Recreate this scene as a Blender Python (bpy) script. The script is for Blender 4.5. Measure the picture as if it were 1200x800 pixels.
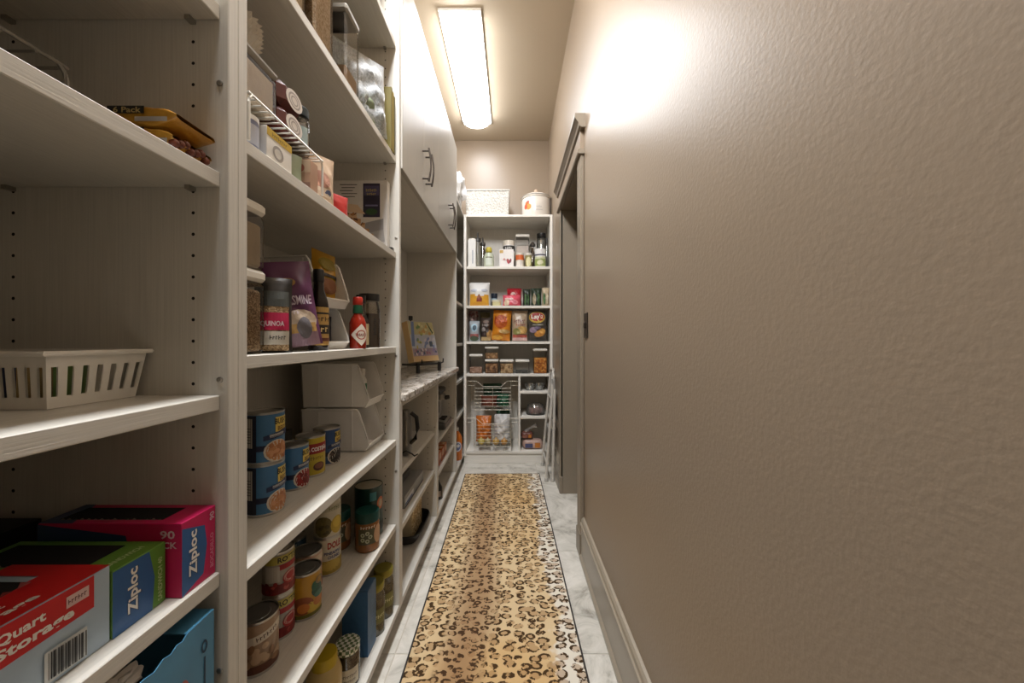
import bpy, bmesh, math, random
from mathutils import Vector, Matrix
R = math.radians
PI = math.pi
random.seed(7)
for o in list(bpy.data.objects): bpy.data.objects.remove(o)
scene = bpy.context.scene
col = scene.collection

# ------------------------------------------------------------------ camera
FPX = 423.0            # focal length in pixels of the 1200 wide frame
CZ = 1.087             # camera height over the floor
cam_d = bpy.data.cameras.new('camera'); cam = bpy.data.objects.new('camera', cam_d); col.objects.link(cam)
cam.location = (0, 0, CZ); cam.rotation_euler = (R(90), 0, 0)
cam_d.sensor_width = 36; cam_d.lens = FPX/1200*36; cam_d.shift_y = -2/1200; cam_d.clip_start = .02
scene.camera = cam
# ------------------------------------------------------------------ world, exposure
w = bpy.data.worlds.new('world'); scene.world = w; w.use_nodes = True
w.node_tree.nodes['Background'].inputs[0].default_value = (1, .96, .9, 1)
w.node_tree.nodes['Background'].inputs[1].default_value = .05
scene.view_settings.view_transform = 'Standard'; scene.view_settings.look = 'None'
scene.view_settings.exposure = 1.45; scene.view_settings.gamma = 1; scene.view_settings.use_curve_mapping = False
LAMP = 9.5             # radiance of the ceiling fixtures' diffusers
LAMP2 = 33.0

# ------------------------------------------------------------------ materials
def lin(c):
    if isinstance(c, str):
        c = c.lstrip('#'); c = [int(c[i:i+2], 16)/255 for i in (0, 2, 4)]
    return tuple((x/12.92 if x <= .04045 else ((x+.055)/1.055)**2.4) for x in c)
MATS = {}
def mat(color, rough=.5, metal=0, var=.06, scale=40, bump=0, bscale=200, stretch=(1,1,1), spec=.5, name=None, sub=None):
    """procedural material: noise-varied colour, optional noise relief"""
    key = (color, rough, metal, var, scale, bump, bscale, stretch, spec)
    if key in MATS: return MATS[key]
    m = bpy.data.materials.new(name or 'mat_'+str(color).strip('#')); m.use_nodes = True
    nt = m.node_tree; b = nt.nodes['Principled BSDF']
    c = lin(color)
    tc = nt.nodes.new('ShaderNodeTexCoord'); mp = nt.nodes.new('ShaderNodeMapping')
    mp.inputs['Scale'].default_value = stretch
    nt.links.new(tc.outputs['Object'], mp.inputs[0])
    n = nt.nodes.new('ShaderNodeTexNoise'); n.inputs['Scale'].default_value = scale; n.inputs['Detail'].default_value = 3
    nt.links.new(mp.outputs[0], n.inputs['Vector'])
    r = nt.nodes.new('ShaderNodeMix'); r.data_type = 'RGBA'
    r.inputs[6].default_value = (*[max(0, x*(1-var*1.6)) for x in c], 1)
    r.inputs[7].default_value = (*[min(1, x*(1+var*1.6)) for x in c], 1)
    nt.links.new(n.outputs['Fac'], r.inputs[0]); nt.links.new(r.outputs[2], b.inputs['Base Color'])
    b.inputs['Roughness'].default_value = rough; b.inputs['Metallic'].default_value = metal
    b.inputs['Specular IOR Level'].default_value = spec
    if bump:
        n2 = nt.nodes.new('ShaderNodeTexNoise'); n2.inputs['Scale'].default_value = bscale; n2.inputs['Detail'].default_value = 3
        nt.links.new(mp.outputs[0], n2.inputs['Vector'])
        bp = nt.nodes.new('ShaderNodeBump'); bp.inputs['Strength'].default_value = 1; bp.inputs['Distance'].default_value = bump
        nt.links.new(n2.outputs['Fac'], bp.inputs['Height']); nt.links.new(bp.outputs[0], b.inputs['Normal'])
    MATS[key] = m
    return m
def clear(tint='#ffffff', gloss=.12, rough=.06, body=.0):
    """thin clear plastic or glass: transparent with a Fresnel gloss and a little milky body"""
    key = ('clear', tint, gloss, rough, body)
    if key in MATS: return MATS[key]
    m = bpy.data.materials.new('clear_plastic'); m.use_nodes = True
    nt = m.node_tree; nt.nodes.remove(nt.nodes['Principled BSDF']); out = nt.nodes['Material Output']
    tr = nt.nodes.new('ShaderNodeBsdfTransparent'); tr.inputs[0].default_value = (*lin(tint), 1)
    df = nt.nodes.new('ShaderNodeBsdfDiffuse'); df.inputs[0].default_value = (*lin(tint), 1)
    nz = nt.nodes.new('ShaderNodeTexNoise'); nz.inputs['Scale'].default_value = 30
    gl = nt.nodes.new('ShaderNodeBsdfGlossy'); gl.inputs['Roughness'].default_value = rough
    m0 = nt.nodes.new('ShaderNodeMixShader'); m1 = nt.nodes.new('ShaderNodeMixShader')
    mu = nt.nodes.new('ShaderNodeMath'); mu.operation = 'MULTIPLY'; mu.inputs[1].default_value = body*2
    nt.links.new(nz.outputs['Fac'], mu.inputs[0]); nt.links.new(mu.outputs[0], m0.inputs[0])
    nt.links.new(tr.outputs[0], m0.inputs[1]); nt.links.new(df.outputs[0], m0.inputs[2])
    fr = nt.nodes.new('ShaderNodeFresnel'); fr.inputs[0].default_value = 1.35
    ad = nt.nodes.new('ShaderNodeMath'); ad.operation = 'ADD'; ad.inputs[1].default_value = gloss*.25
    nt.links.new(fr.outputs[0], ad.inputs[0]); nt.links.new(ad.outputs[0], m1.inputs[0])
    nt.links.new(m0.outputs[0], m1.inputs[1]); nt.links.new(gl.outputs[0], m1.inputs[2])
    nt.links.new(m1.outputs[0], out.inputs[0])
    MATS[key] = m
    return m
def emit(color, s):
    m = bpy.data.materials.new('lamp_diffuser'); m.use_nodes = True; nt = m.node_tree
    b = nt.nodes['Principled BSDF']; b.inputs['Base Color'].default_value = (.9, .9, .88, 1)
    b.inputs['Emission Color'].default_value = (*lin(color), 1); b.inputs['Emission Strength'].default_value = s
    n = nt.nodes.new('ShaderNodeTexNoise'); n.inputs['Scale'].default_value = 4
    mr = nt.nodes.new('ShaderNodeMapRange'); mr.inputs[3].default_value = s*.96; mr.inputs[4].default_value = s*1.04
    nt.links.new(n.outputs['Fac'], mr.inputs[0]); nt.links.new(mr.outputs[0], b.inputs['Emission Strength'])
    return m
def specks(base, dark, light, scale=300, rough=.6, size=.45):
    """granular stuff: Voronoi coloured cells"""
    key = ('specks', base, dark, light, scale)
    if key in MATS: return MATS[key]
    m = bpy.data.materials.new('grains'); m.use_nodes = True; nt = m.node_tree; b = nt.nodes['Principled BSDF']
    tc = nt.nodes.new('ShaderNodeTexCoord'); v = nt.nodes.new('ShaderNodeTexVoronoi'); v.inputs['Scale'].default_value = scale
    nt.links.new(tc.outputs['Object'], v.inputs['Vector'])
    sp = nt.nodes.new('ShaderNodeSeparateColor'); nt.links.new(v.outputs['Color'], sp.inputs[0])
    cr = nt.nodes.new('ShaderNodeValToRGB'); e = cr.color_ramp.elements
    e[0].color = (*lin(dark), 1); e[1].color = (*lin(light), 1); k = e.new(.5); k.color = (*lin(base), 1)
    nt.links.new(sp.outputs[0], cr.inputs[0]); nt.links.new(cr.outputs[0], b.inputs['Base Color'])
    bp = nt.nodes.new('ShaderNodeBump'); bp.inputs['Distance'].default_value = .4/scale; bp.invert = True
    nt.links.new(v.outputs['Distance'], bp.inputs['Height']); nt.links.new(bp.outputs[0], b.inputs['Normal'])
    b.inputs['Roughness'].default_value = rough
    MATS[key] = m
    return m

# ------------------------------------------------------------------ mesh helpers
class MB:
    def __init__(s): s.v = []; s.f = []; s.m = []; s.k = 0
    def add(s, vs, fs, mi=None):
        o = len(s.v); s.v += [tuple(p) for p in vs]
        for f in fs: s.f.append([i+o for i in f]); s.m.append(s.k if mi is None else mi)
        return s
    def box(s, x0, y0, z0, x1, y1, z1, c=0, mi=None):
        if c:
            c = min(c, (x1-x0)*.45, (y1-y0)*.45, (z1-z0)*.45)
            vs = []; ix = {}
            for a, (X, sx) in enumerate(((x0, 1), (x1, -1))):
                for b, (Y, sy) in enumerate(((y0, 1), (y1, -1))):
                    for d, (Z, sz) in enumerate(((z0, 1), (z1, -1))):
                        ix[a, b, d] = len(vs)
                        vs += [(X, Y+sy*c, Z+sz*c), (X+sx*c, Y, Z+sz*c), (X+sx*c, Y+sy*c, Z)]
            g = lambda a, b, d, k: ix[a, b, d]+k
            fs = []
            for a in (0, 1):
                q = [g(a,0,0,0), g(a,1,0,0), g(a,1,1,0), g(a,0,1,0)]; fs.append(q if a else q[::-1])
                q = [g(0,a,0,1), g(1,a,0,1), g(1,a,1,1), g(0,a,1,1)]; fs.append(q[::-1] if a else q)
                q = [g(0,0,a,2), g(1,0,a,2), g(1,1,a,2), g(0,1,a,2)]; fs.append(q if a else q[::-1])
            for b in (0, 1):
                for d in (0, 1):
                    fs.append([g(0,b,d,1), g(1,b,d,1), g(1,b,d,2), g(0,b,d,2)])
                    fs.append([g(b,0,d,0), g(b,1,d,0), g(b,1,d,2), g(b,0,d,2)])
                    fs.append([g(b,d,0,0), g(b,d,1,0), g(b,d,1,1), g(b,d,0,1)])
            for a in (0, 1):
                for b in (0, 1):
                    for d in (0, 1): fs.append([g(a,b,d,0), g(a,b,d,1), g(a,b,d,2)])
            return s.add(vs, fs, mi)
        vs = [(x, y, z) for x in (x0, x1) for y in (y0, y1) for z in (z0, z1)]
        return s.add(vs, [(0,1,3,2),(4,6,7,5),(0,4,5,1),(2,3,7,6),(0,2,6,4),(1,5,7,3)], mi)
    def lathe(s, prof, n=24, cx=0, cy=0, z=0, mi=None, cap=True, sx=1, sy=1):
        vs = [(cx+r*math.cos(2*PI*i/n)*sx, cy+r*math.sin(2*PI*i/n)*sy, z+h) for r, h in prof for i in range(n)]
        fs = [(j*n+i, j*n+(i+1) % n, (j+1)*n+(i+1) % n, (j+1)*n+i) for j in range(len(prof)-1) for i in range(n)]
        if cap:
            if prof[0][0] > 0 and abs(prof[0][1]-prof[1][1]) > 1e-6: fs.append(tuple(reversed(range(n))))
            if prof[-1][0] > 0: fs.append(tuple((len(prof)-1)*n+i for i in range(n)))
        return s.add(vs, fs, mi)
    def tube(s, pts, r, n=6, mi=None, closed=False):
        P = [Vector(p) for p in pts]; N = len(P); vs = []
        up = Vector((0, 0, 1))
        for i, p in enumerate(P):
            if closed: t = P[(i+1) % N]-P[i-1]
            else: t = P[min(i+1, N-1)]-P[max(i-1, 0)]
            t.normalize()
            a = t.cross(up if abs(t.z) < .95 else Vector((1, 0, 0))).normalized(); b = t.cross(a)
            k = r[i] if isinstance(r, (list, tuple)) else r
            vs += [p+(a*math.cos(2*PI*j/n)+b*math.sin(2*PI*j/n))*k for j in range(n)]
        fs = [(i*n+j, i*n+(j+1) % n, ((i+1) % N)*n+(j+1) % n, ((i+1) % N)*n+j) for i in range(N if closed else N-1) for j in range(n)]
        if not closed: fs += [tuple(reversed(range(n))), tuple((N-1)*n+j for j in range(n))]
        return s.add(vs, fs, mi)
    def prism(s, poly, axis, a0, a1, mi=None):
        """extrude a polygon of (p,q) along x, y or z"""
        n = len(poly)
        def P(p, q, a): return {'x': (a, p, q), 'y': (p, a, q), 'z': (p, q, a)}[axis]
        vs = [P(p, q, a0) for p, q in poly]+[P(p, q, a1) for p, q in poly]
        fs = [(i, (i+1) % n, n+(i+1) % n, n+i) for i in range(n)]+[tuple(reversed(range(n))), tuple(range(n, 2*n))]
        return s.add(vs, fs, mi)
    def grid(s, F, nu, nv, mi=None):
        vs = [F(i/nu, j/nv) for j in range(nv+1) for i in range(nu+1)]
        fs = [(j*(nu+1)+i, j*(nu+1)+i+1, (j+1)*(nu+1)+i+1, (j+1)*(nu+1)+i) for j in range(nv) for i in range(nu)]
        return s.add(vs, fs, mi)
    def ball(s, c, r, n=10, m=6, mi=None):
        rx, ry, rz = r if isinstance(r, (list, tuple)) else (r, r, r)
        vs = [(c[0]+rx*math.sin(PI*j/m)*math.cos(2*PI*i/n), c[1]+ry*math.sin(PI*j/m)*math.sin(2*PI*i/n), c[2]-rz*math.cos(PI*j/m)) for j in range(m+1) for i in range(n)]
        fs = [(j*n+i, j*n+(i+1) % n, (j+1)*n+(i+1) % n, (j+1)*n+i) for j in range(m) for i in range(n)]
        return s.add(vs, fs, mi)
    def mesh(s, name, mats, smooth=False):
        me = bpy.data.meshes.new(name); me.from_pydata(s.v, [], s.f)
        for m in (mats if isinstance(mats, (list, tuple)) else [mats]): me.materials.append(m)
        me.polygons.foreach_set('material_index', s.m)
        bm = bmesh.new(); bm.from_mesh(me); bmesh.ops.remove_doubles(bm, verts=bm.verts, dist=1e-6)
        bmesh.ops.recalc_face_normals(bm, faces=bm.faces); bm.to_mesh(me); bm.free()
        if smooth:
            me.shade_smooth()
            try: me.set_sharp_from_angle(angle=R(smooth if smooth is not True else 40))
            except Exception: pass
        return me
    def build(s, name, mats, parent=None, smooth=False):
        return link(name, s.mesh(name, mats, smooth), parent)
def link(name, me, parent=None, loc=None):
    o = bpy.data.objects.new(name, me); col.objects.link(o); o.parent = parent
    if loc is not None: o.location = loc
    return o
def tag(o, label=None, cat=None, group=None, kind=None):
    if label: o['label'] = label
    if cat: o['category'] = cat
    if group: o['group'] = group
    if kind: o['kind'] = kind
    return o
def thing(name, label, cat, loc=(0, 0, 0), rotz=0, group=None, rot=None):
    o = bpy.data.objects.new(name, None); col.objects.link(o); o.empty_display_size = .02
    o.location = loc; o.rotation_euler = rot if rot else (0, 0, R(rotz))
    return tag(o, label, cat, group)
def struct(name, mb, m, smooth=False, parent=None):
    o = mb.build(name, m, parent, smooth)
    if not parent: o['kind'] = 'structure'
    return o
def zs(h): return CZ+h
# ------------------------------------------------------------------ printed marks that follow a surface
_txt = {}
def textmesh(s, bold=.0, shear=0):
    k = (s, bold, shear)
    if k in _txt: return _txt[k]
    c = bpy.data.curves.new('t', 'FONT'); c.body = s; c.size = 1; c.align_x = 'CENTER'; c.align_y = 'CENTER'
    c.offset = bold; c.shear = shear; c.resolution_u = 2; c.fill_mode = 'FRONT'
    o = bpy.data.objects.new('t', c); col.objects.link(o)
    dg = bpy.context.evaluated_depsgraph_get(); dg.update()
    me = bpy.data.meshes.new_from_object(o.evaluated_get(dg))
    bpy.data.objects.remove(o); bpy.data.curves.remove(c)
    xs = [v.co.x for v in me.vertices]; ys = [v.co.y for v in me.vertices]
    x0, x1, y0, y1 = min(xs), max(xs), min(ys), max(ys)
    bm = bmesh.new(); bm.from_mesh(me)
    bmesh.ops.triangulate(bm, faces=bm.faces)
    for _ in range(2):
        L = [e for e in bm.edges if e.calc_length() > .22]
        if L: bmesh.ops.subdivide_edges(bm, edges=L, cuts=1); bmesh.ops.triangulate(bm, faces=bm.faces)
    V = [((v.co.x-(x0+x1)/2)/(x1-x0), (v.co.y-(y0+y1)/2)/(y1-y0)) for v in bm.verts]
    bm.verts.index_update(); F = [[v.index for v in f.verts] for f in bm.faces]; bm.free()
    bpy.data.meshes.remove(me)
    _txt[k] = (V, F, (x1-x0)/(y1-y0))
    return _txt[k]
def shape2d(kind, a):
    """unit shapes -> list of (u,v), faces"""
    if kind == 'R':
        u0, v0, u1, v1 = a; nu, nv = min(40, max(4, int(abs(u1-u0)/.005))), min(12, max(2, int(abs(v1-v0)/.012)))
        V = [(u0+(u1-u0)*i/nu, v0+(v1-v0)*j/nv) for j in range(nv+1) for i in range(nu+1)]
        return V, [(j*(nu+1)+i, j*(nu+1)+i+1, (j+1)*(nu+1)+i+1, (j+1)*(nu+1)+i) for j in range(nv) for i in range(nu)]
    if kind == 'Q':      # a quad given by its four corners, gridded
        p = a; n = 6
        V = []
        for j in range(n+1):
            for i in range(n+1):
                s, t = i/n, j/n
                V.append(tuple(p[0][k]*(1-s)*(1-t)+p[1][k]*s*(1-t)+p[2][k]*s*t+p[3][k]*(1-s)*t for k in (0, 1)))
        return V, [(j*(n+1)+i, j*(n+1)+i+1, (j+1)*(n+1)+i+1, (j+1)*(n+1)+i) for j in range(n) for i in range(n)]
    if kind == 'E':
        cu, cv, ru, rv = a[:4]; rot = a[4] if len(a) > 4 else 0; n = 16; V = [(cu, cv)]; F = []
        c, s = math.cos(rot), math.sin(rot)
        for k in (.25, .5, .75, 1):
            for i in range(n):
                x, y = ru*k*math.cos(2*PI*i/n), rv*k*math.sin(2*PI*i/n)
                V.append((cu+x*c-y*s, cv+x*s+y*c))
        for i in range(n):
            j = (i+1) % n; F += [(0, 1+i, 1+j)]+[(1+q*n+i, 1+(q+1)*n+i, 1+(q+1)*n+j, 1+q*n+j) for q in range(3)]
        return V, F
    if kind == 'O':      # ring
        cu, cv, ru, rv, t = a; n = 20; V = []
        for k in (1, 1-t):
            V += [(cu+ru*k*math.cos(2*PI*i/n), cv+rv*k*math.sin(2*PI*i/n)) for i in range(n)]
        return V, [(i, (i+1) % n, n+(i+1) % n, n+i) for i in range(n)]
    if kind == 'X':      # lettering too blurred to read: a row of small strokes; number, cu, cv, height, [width], [rot]
        n, cu, cv, h = a[:4]; wd = a[4] if len(a) > 4 and a[4] else h*.8*n; rot = a[5] if len(a) > 5 else 0; c, q = math.cos(rot), math.sin(rot); V = []; F = []
        for i in range(n):
            x0 = -wd/2+wd*i/n; k = .5-.22*((i*5) % 3)/2
            for (p0, q0, p1, q1) in ((x0, -h/2, x0+wd/n*.24, h*k), (x0+wd/n*.24, -h*.1+h*.12*(i % 3), x0+wd/n*.72, h*.08+h*.12*(i % 3))):
                o = len(V); V += [(cu+x*c-y*q, cv+x*q+y*c) for x, y in ((p0, q0), (p1, q0), (p1, q1), (p0, q1))]; F.append((o, o+1, o+2, o+3))
        return V, F
    if kind == 'T':      # text, cu, cv, height, [width], [rot], [bold], [shear]
        s, cu, cv, h = a[:4]; wd = a[4] if len(a) > 4 else None; rot = a[5] if len(a) > 5 else 0
        V, F, asp = textmesh(s, a[6] if len(a) > 6 else .02, a[7] if len(a) > 7 else 0)
        wd = wd or h*asp; c, q = math.cos(rot), math.sin(rot)
        return [(cu+x*wd*c-y*h*q, cv+x*wd*q+y*h*c) for x, y in V], F
def decal(parent, name, S, shapes, off=.0005, step=.00018, label=None):
    """shapes: (kind, args, material); S(u,v,offset)->local xyz"""
    mb = MB(); ms = []
    for i, (k, a, m) in enumerate(shapes):
        if m not in ms: ms.append(m)
        V, F = shape2d(k, a)
        mb.add([S(u, v, off+i*step) for u, v in V], F, ms.index(m))
    me = bpy.data.meshes.new(name); me.from_pydata(mb.v, [], mb.f)
    for m in ms: me.materials.append(m)
    me.polygons.foreach_set('material_index', mb.m)
    o = link(name, me, parent)
    if label: o['label'] = label
    return o
def S_cyl(r, a0, cx=0, cy=0):
    return lambda u, v, o=0: (cx+(r+o)*math.cos(a0+u/r), cy+(r+o)*math.sin(a0+u/r), v)
def S_face(face, w, d, h):
    """box centred on x,y standing on z=0; u centred, v from the bottom (top: from the front edge)"""
    return {'F': lambda u, v, o=0: (u, -d/2-o, v), 'R': lambda u, v, o=0: (w/2+o, u, v),
            'L': lambda u, v, o=0: (-w/2-o, -u, v), 'T': lambda u, v, o=0: (u, -d/2+v, h+o), 'B': lambda u, v, o=0: (-u, d/2+o, v)}[face]
def blobs(rng, n, u0, v0, u1, v1, ru, rv, mats):
    return [('E', (rng.uniform(u0, u1), rng.uniform(v0, v1), ru*rng.uniform(.7, 1.2), rv*rng.uniform(.7, 1.2), rng.uniform(0, 3)), rng.choice(mats)) for _ in range(n)]
def face_cam(x, y, extra=0): return math.atan2(-y, -x)+R(extra)
# ================================================================== the room
XR = .36; XL = -.82; YB = 3.55; YN = -1.6; ZC = CZ+1.955
def wall_paint(color, rough, name, bump=.00045):
    m = bpy.data.materials.new(name); m.use_nodes = True; nt = m.node_tree; b = nt.nodes['Principled BSDF']
    tc = nt.nodes.new('ShaderNodeTexCoord')
    n = nt.nodes.new('ShaderNodeTexNoise'); n.inputs['Scale'].default_value = 125; n.inputs['Detail'].default_value = 2.5; n.inputs['Roughness'].default_value = .45
    n2 = nt.nodes.new('ShaderNodeTexNoise'); n2.inputs['Scale'].default_value = 2.2; n2.inputs['Detail'].default_value = 2
    nt.links.new(tc.outputs['Object'], n.inputs['Vector']); nt.links.new(tc.outputs['Object'], n2.inputs['Vector'])
    c = lin(color); mx = nt.nodes.new('ShaderNodeMix'); mx.data_type = 'RGBA'
    mx.inputs[6].default_value = (*[x*.96 for x in c], 1); mx.inputs[7].default_value = (*[x*1.04 for x in c], 1)
    nt.links.new(n2.outputs['Fac'], mx.inputs[0]); nt.links.new(mx.outputs[2], b.inputs['Base Color'])
    bp = nt.nodes.new('ShaderNodeBump'); bp.inputs['Distance'].default_value = bump; bp.inputs['Strength'].default_value = 1
    nt.links.new(n.outputs['Fac'], bp.inputs['Height']); nt.links.new(bp.outputs[0], b.inputs['Normal'])
    b.inputs['Roughness'].default_value = rough
    return m
M_wall = wall_paint('#8f7e6a', .36, 'wall_paint')
M_ceil = wall_paint('#b5a690', .7, 'ceiling_paint', .0006)
M_trim = mat('#857968', .4, var=.02, name='trim_paint')
M_base = mat('#958a79', .32, var=.02, name='baseboard_paint')
# doorway in the right wall
DY0, DY1, DZ = 1.89, 2.55, zs(.915)
mb = MB()
mb.box(XR, YN, 0, XR+.12, DY0-.015, ZC); mb.box(XR, DY1+.015, 0, XR+.12, YB+.12, ZC); mb.box(XR, DY0-.015, DZ+.015, XR+.12, DY1+.015, ZC)
struct('wall_right', mb, M_wall)
struct('wall_left', MB().box(XL-.12, YN, 0, XL, YB+.12, ZC), M_wall)
struct('wall_back', MB().box(XL, YB, 0, XR, YB+.12, ZC), M_wall)
struct('wall_front', MB().box(XL-.12, YN-.12, 0, XR+.12, YN, ZC), M_wall)
struct('ceiling', MB().box(XL-.12, YN-.12, ZC, XR+.12, YB+.12, ZC+.1), M_ceil)
# floor: grout bed with tiles
def tile_mat():
    m = bpy.data.materials.new('stone_tile'); m.use_nodes = True; nt = m.node_tree; b = nt.nodes['Principled BSDF']
    tc = nt.nodes.new('ShaderNodeTexCoord'); ge = nt.nodes.new('ShaderNodeObjectInfo')
    av = nt.nodes.new('ShaderNodeVectorMath'); av.operation = 'ADD'
    sc = nt.nodes.new('ShaderNodeVectorMath'); sc.operation = 'SCALE'; sc.inputs[3].default_value = 1.0
    nt.links.new(ge.outputs['Location'], sc.inputs[0])
    nt.links.new(tc.outputs['Object'], av.inputs[0]); nt.links.new(sc.outputs[0], av.inputs[1])
    n = nt.nodes.new('ShaderNodeTexNoise'); n.inputs['Scale'].default_value = 5; n.inputs['Detail'].default_value = 8; n.inputs['Roughness'].default_value = .68; n.inputs['Distortion'].default_value = 1.5
    nt.links.new(av.outputs[0], n.inputs['Vector'])
    cr = nt.nodes.new('ShaderNodeValToRGB'); e = cr.color_ramp.elements
    e[0].position = .3; e[0].color = (*lin('#827d73'), 1); e[1].position = .62; e[1].color = (*lin('#cfcac0'), 1)
    k = e.new(.45); k.color = (*lin('#bbb6ab'), 1)
    nt.links.new(n.outputs['Fac'], cr.inputs[0]); nt.links.new(cr.outputs[0], b.inputs['Base Color'])
    b.inputs['Roughness'].default_value = .42
    return m
M_tile = tile_mat(); M_grout = mat('#b9b1a2', .9)
fl = struct('floor', MB().box(XL-.12, YN-.12, -.1, XR+.24, YB+.12, -.002), M_grout)
tile = MB().box(-.3035, -.3035, -.008, .3035, .3035, 0, .001).mesh('tile', M_tile)
for i, tx in enumerate((-.71, -.10, .51)):
    for j in range(-5, 4):
        ty = 1.25+.61*j+.305
        o = link('tile', tile, fl, (tx+ .305-.305, ty, 0)); o.rotation_euler = (0, 0, R(90*((i*3+j) % 4)))
# baseboards
def baseboard(y0, y1, name):
    p = [(0, 0), (-.026, 0), (-.026, .012), (-.019, .022), (-.017, .024), (-.017, .165), (-.021, .168), (-.021, .176), (-.016, .180), (-.014, .192), (-.008, .200), (0, .203)]
    return struct(name, MB().prism([(XR+a, z) for a, z in p], 'y', y0, y1), M_base)
baseboard(YN, 1.80, 'baseboard_right'); baseboard(2.64, 3.19, 'baseboard_right_far')
# door trim
def casing(y0, y1, name):
    mb = MB().box(XR-.019, y0, .115, XR, y1, zs(.93), .003)
    mb.box(XR-.024, y0-.004, 0, XR, y1+.004, .12, .003)
    return struct(name, mb, M_trim)
casing(1.80, 1.89, 'trim_1'); casing(2.55, 2.64, 'trim_2')
hb = [(0, .925), (-.030, .925), (-.034, .932), (-.034, .940), (-.030, .947), (-.020, .950), (-.020, 1.045), (-.030, 1.052), (-.034, 1.066), (-.046, 1.084), (-.053, 1.092), (-.053, 1.112), (0, 1.112)]
struct('trim_3', MB().prism([(XR+a, zs(z)) for a, z in hb[:6]]+[(XR, zs(.95))], 'y', 1.79, 2.65), M_trim)
struct('trim_4', MB().box(XR-.020, 1.80, zs(.95), XR, 2.64, zs(1.045)), wall_paint('#8f7e6a', .4, 'frieze_paint', .0002))
struct('trim_5', MB().prism([(XR, zs(1.045))]+[(XR+a, zs(z)) for a, z in hb[6:]], 'y', 1.77, 2.67), M_trim)
mb = MB(); mb.box(XR-.012, DY1, 0, XR+.12, DY1+.015, DZ); mb.box(XR-.012, DY0-.015, 0, XR+.12, DY0, DZ); mb.box(XR-.012, DY0-.015, DZ, XR+.12, DY1+.015, DZ+.015)
struct('trim_6', mb, M_trim)
dr = struct('door_1', MB().box(XR+.115, DY0-.02, .008, XR+.15, DY1+.02, DZ+.02), M_trim)
for z0, z1 in ((.25, .92), (1.05, 1.85)):
    MB().box(XR+.108, DY0+.11, z0, XR+.116, DY1-.11, z1, .005).build('panel', M_trim, dr)
t = thing('light_switch', 'dark bronze light switch plate on the right wall beside the door casing', 'switch', (XR, 1.745, zs(.07)))
M_bronze = mat('#3a3128', .45, metal=.5, name='bronze')
MB().box(-.005, -.038, -.06, 0, .038, .06, .003).build('plate', M_bronze, t)
MB().box(-.014, -.008, -.014, -.004, .008, .014, .003).build('rocker', M_bronze, t)
# ceiling fixtures
def fixture(yc, label, s):
    L, W, D = 1.13, .25, .075
    t = thing('ceiling_light', label, 'light', (-.31, yc, ZC), group=None)
    mb = MB(); nu, nv = 14, 24
    def F(a, b):
        q = 2*b-1; x = (2*a-1)
        end = (1-.10*x*x)
        y = L/2*q*(1-.05*x*x*abs(q)**6)
        z = -.014-D*(max(0, 1-abs(x)**2.6))**.6*(max(0, 1-abs(q)**16))**.5
        return (W/2*x, y, z)
    mb.grid(F, nu, nv)
    d = mb.build('diffuser', emit('#f9fbff', s), t, 60); d['label'] = 'glowing white wraparound diffuser'
    MB().box(-W/2-.004, -L/2-.002, -.016, W/2+.004, L/2+.002, 0, .003).build('base_pan', mat('#d8d4cc', .5), t)
    return t
fixture(2.69, 'long white wraparound ceiling light glowing over the leopard runner', LAMP)
fixture(.70, 'long white wraparound ceiling light above the pantry entrance end', LAMP2)

# ================================================================== cabinets
def grain(axis, base='#cbc7bd', name='cabinet_laminate', rough=.42, bump=.00025):
    st = {'x': (1.2, 70, 70), 'y': (70, 1.2, 70), 'z': (70, 70, 1.2)}[axis]
    m = bpy.data.materials.new(name); m.use_nodes = True; nt = m.node_tree; b = nt.nodes['Principled BSDF']
    tc = nt.nodes.new('ShaderNodeTexCoord'); mp = nt.nodes.new('ShaderNodeMapping'); mp.inputs['Scale'].default_value = st
    nt.links.new(tc.outputs['Object'], mp.inputs[0])
    n = nt.nodes.new('ShaderNodeTexNoise'); n.inputs['Scale'].default_value = 5; n.inputs['Detail'].default_value = 4; n.inputs['Roughness'].default_value = .6
    nt.links.new(mp.outputs[0], n.inputs['Vector'])
    cr = nt.nodes.new('ShaderNodeValToRGB'); e = cr.color_ramp.elements; c = lin(base)
    e[0].position = .3; e[0].color = (*[x*.91 for x in c], 1); e[1].position = .62; e[1].color = (*[min(1, x*1.05) for x in c], 1)
    nt.links.new(n.outputs['Fac'], cr.inputs[0]); nt.links.new(cr.outputs[0], b.inputs['Base Color'])
    bp = nt.nodes.new('ShaderNodeBump'); bp.inputs['Distance'].default_value = bump; nt.links.new(n.outputs['Fac'], bp.inputs['Height'])
    nt.links.new(bp.outputs[0], b.inputs['Normal']); b.inputs['Roughness'].default_value = rough
    return m
GX, GY, GZ = grain('x'), grain('y'), grain('z')
XF, XBK = -.425, -.80
TH = .022
M_hole = mat('#15120e', .9); M_steel = mat('#a8a49c', .35, metal=.9)
_pm = {}
def board(name, parent, x0, y0, z0, x1, y1, z1, m, c=.0012):
    k = (round(x1-x0, 4), round(y1-y0, 4), round(z1-z0, 4), m.name)
    if k not in _pm: _pm[k] = MB().box(0, 0, 0, x1-x0, y1-y0, z1-z0, c).mesh(name, m)
    p = parent.location if parent else Vector()
    return link(name, _pm[k], parent, (x0-p.x, y0-p.y, z0-p.z))
def pin_holes(panel, x_cols, y, z0, z1, sign, ox, oy, oz):
    """two columns of shelf pin holes on a panel face whose outside points to sign*y"""
    mb = MB(); z = z0
    while z < z1:
        for xc in x_cols:
            n = 8; r = .0026
            vs = [(xc+r*math.cos(2*PI*i/n)-ox, y+sign*.0004-oy, z+r*math.sin(2*PI*i/n)-oz) for i in range(n)]
            mb.add(vs, [tuple(range(n))])
        z += .032
    return tag(mb.build('pin_holes', M_hole, panel), kind='stuff')
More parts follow.
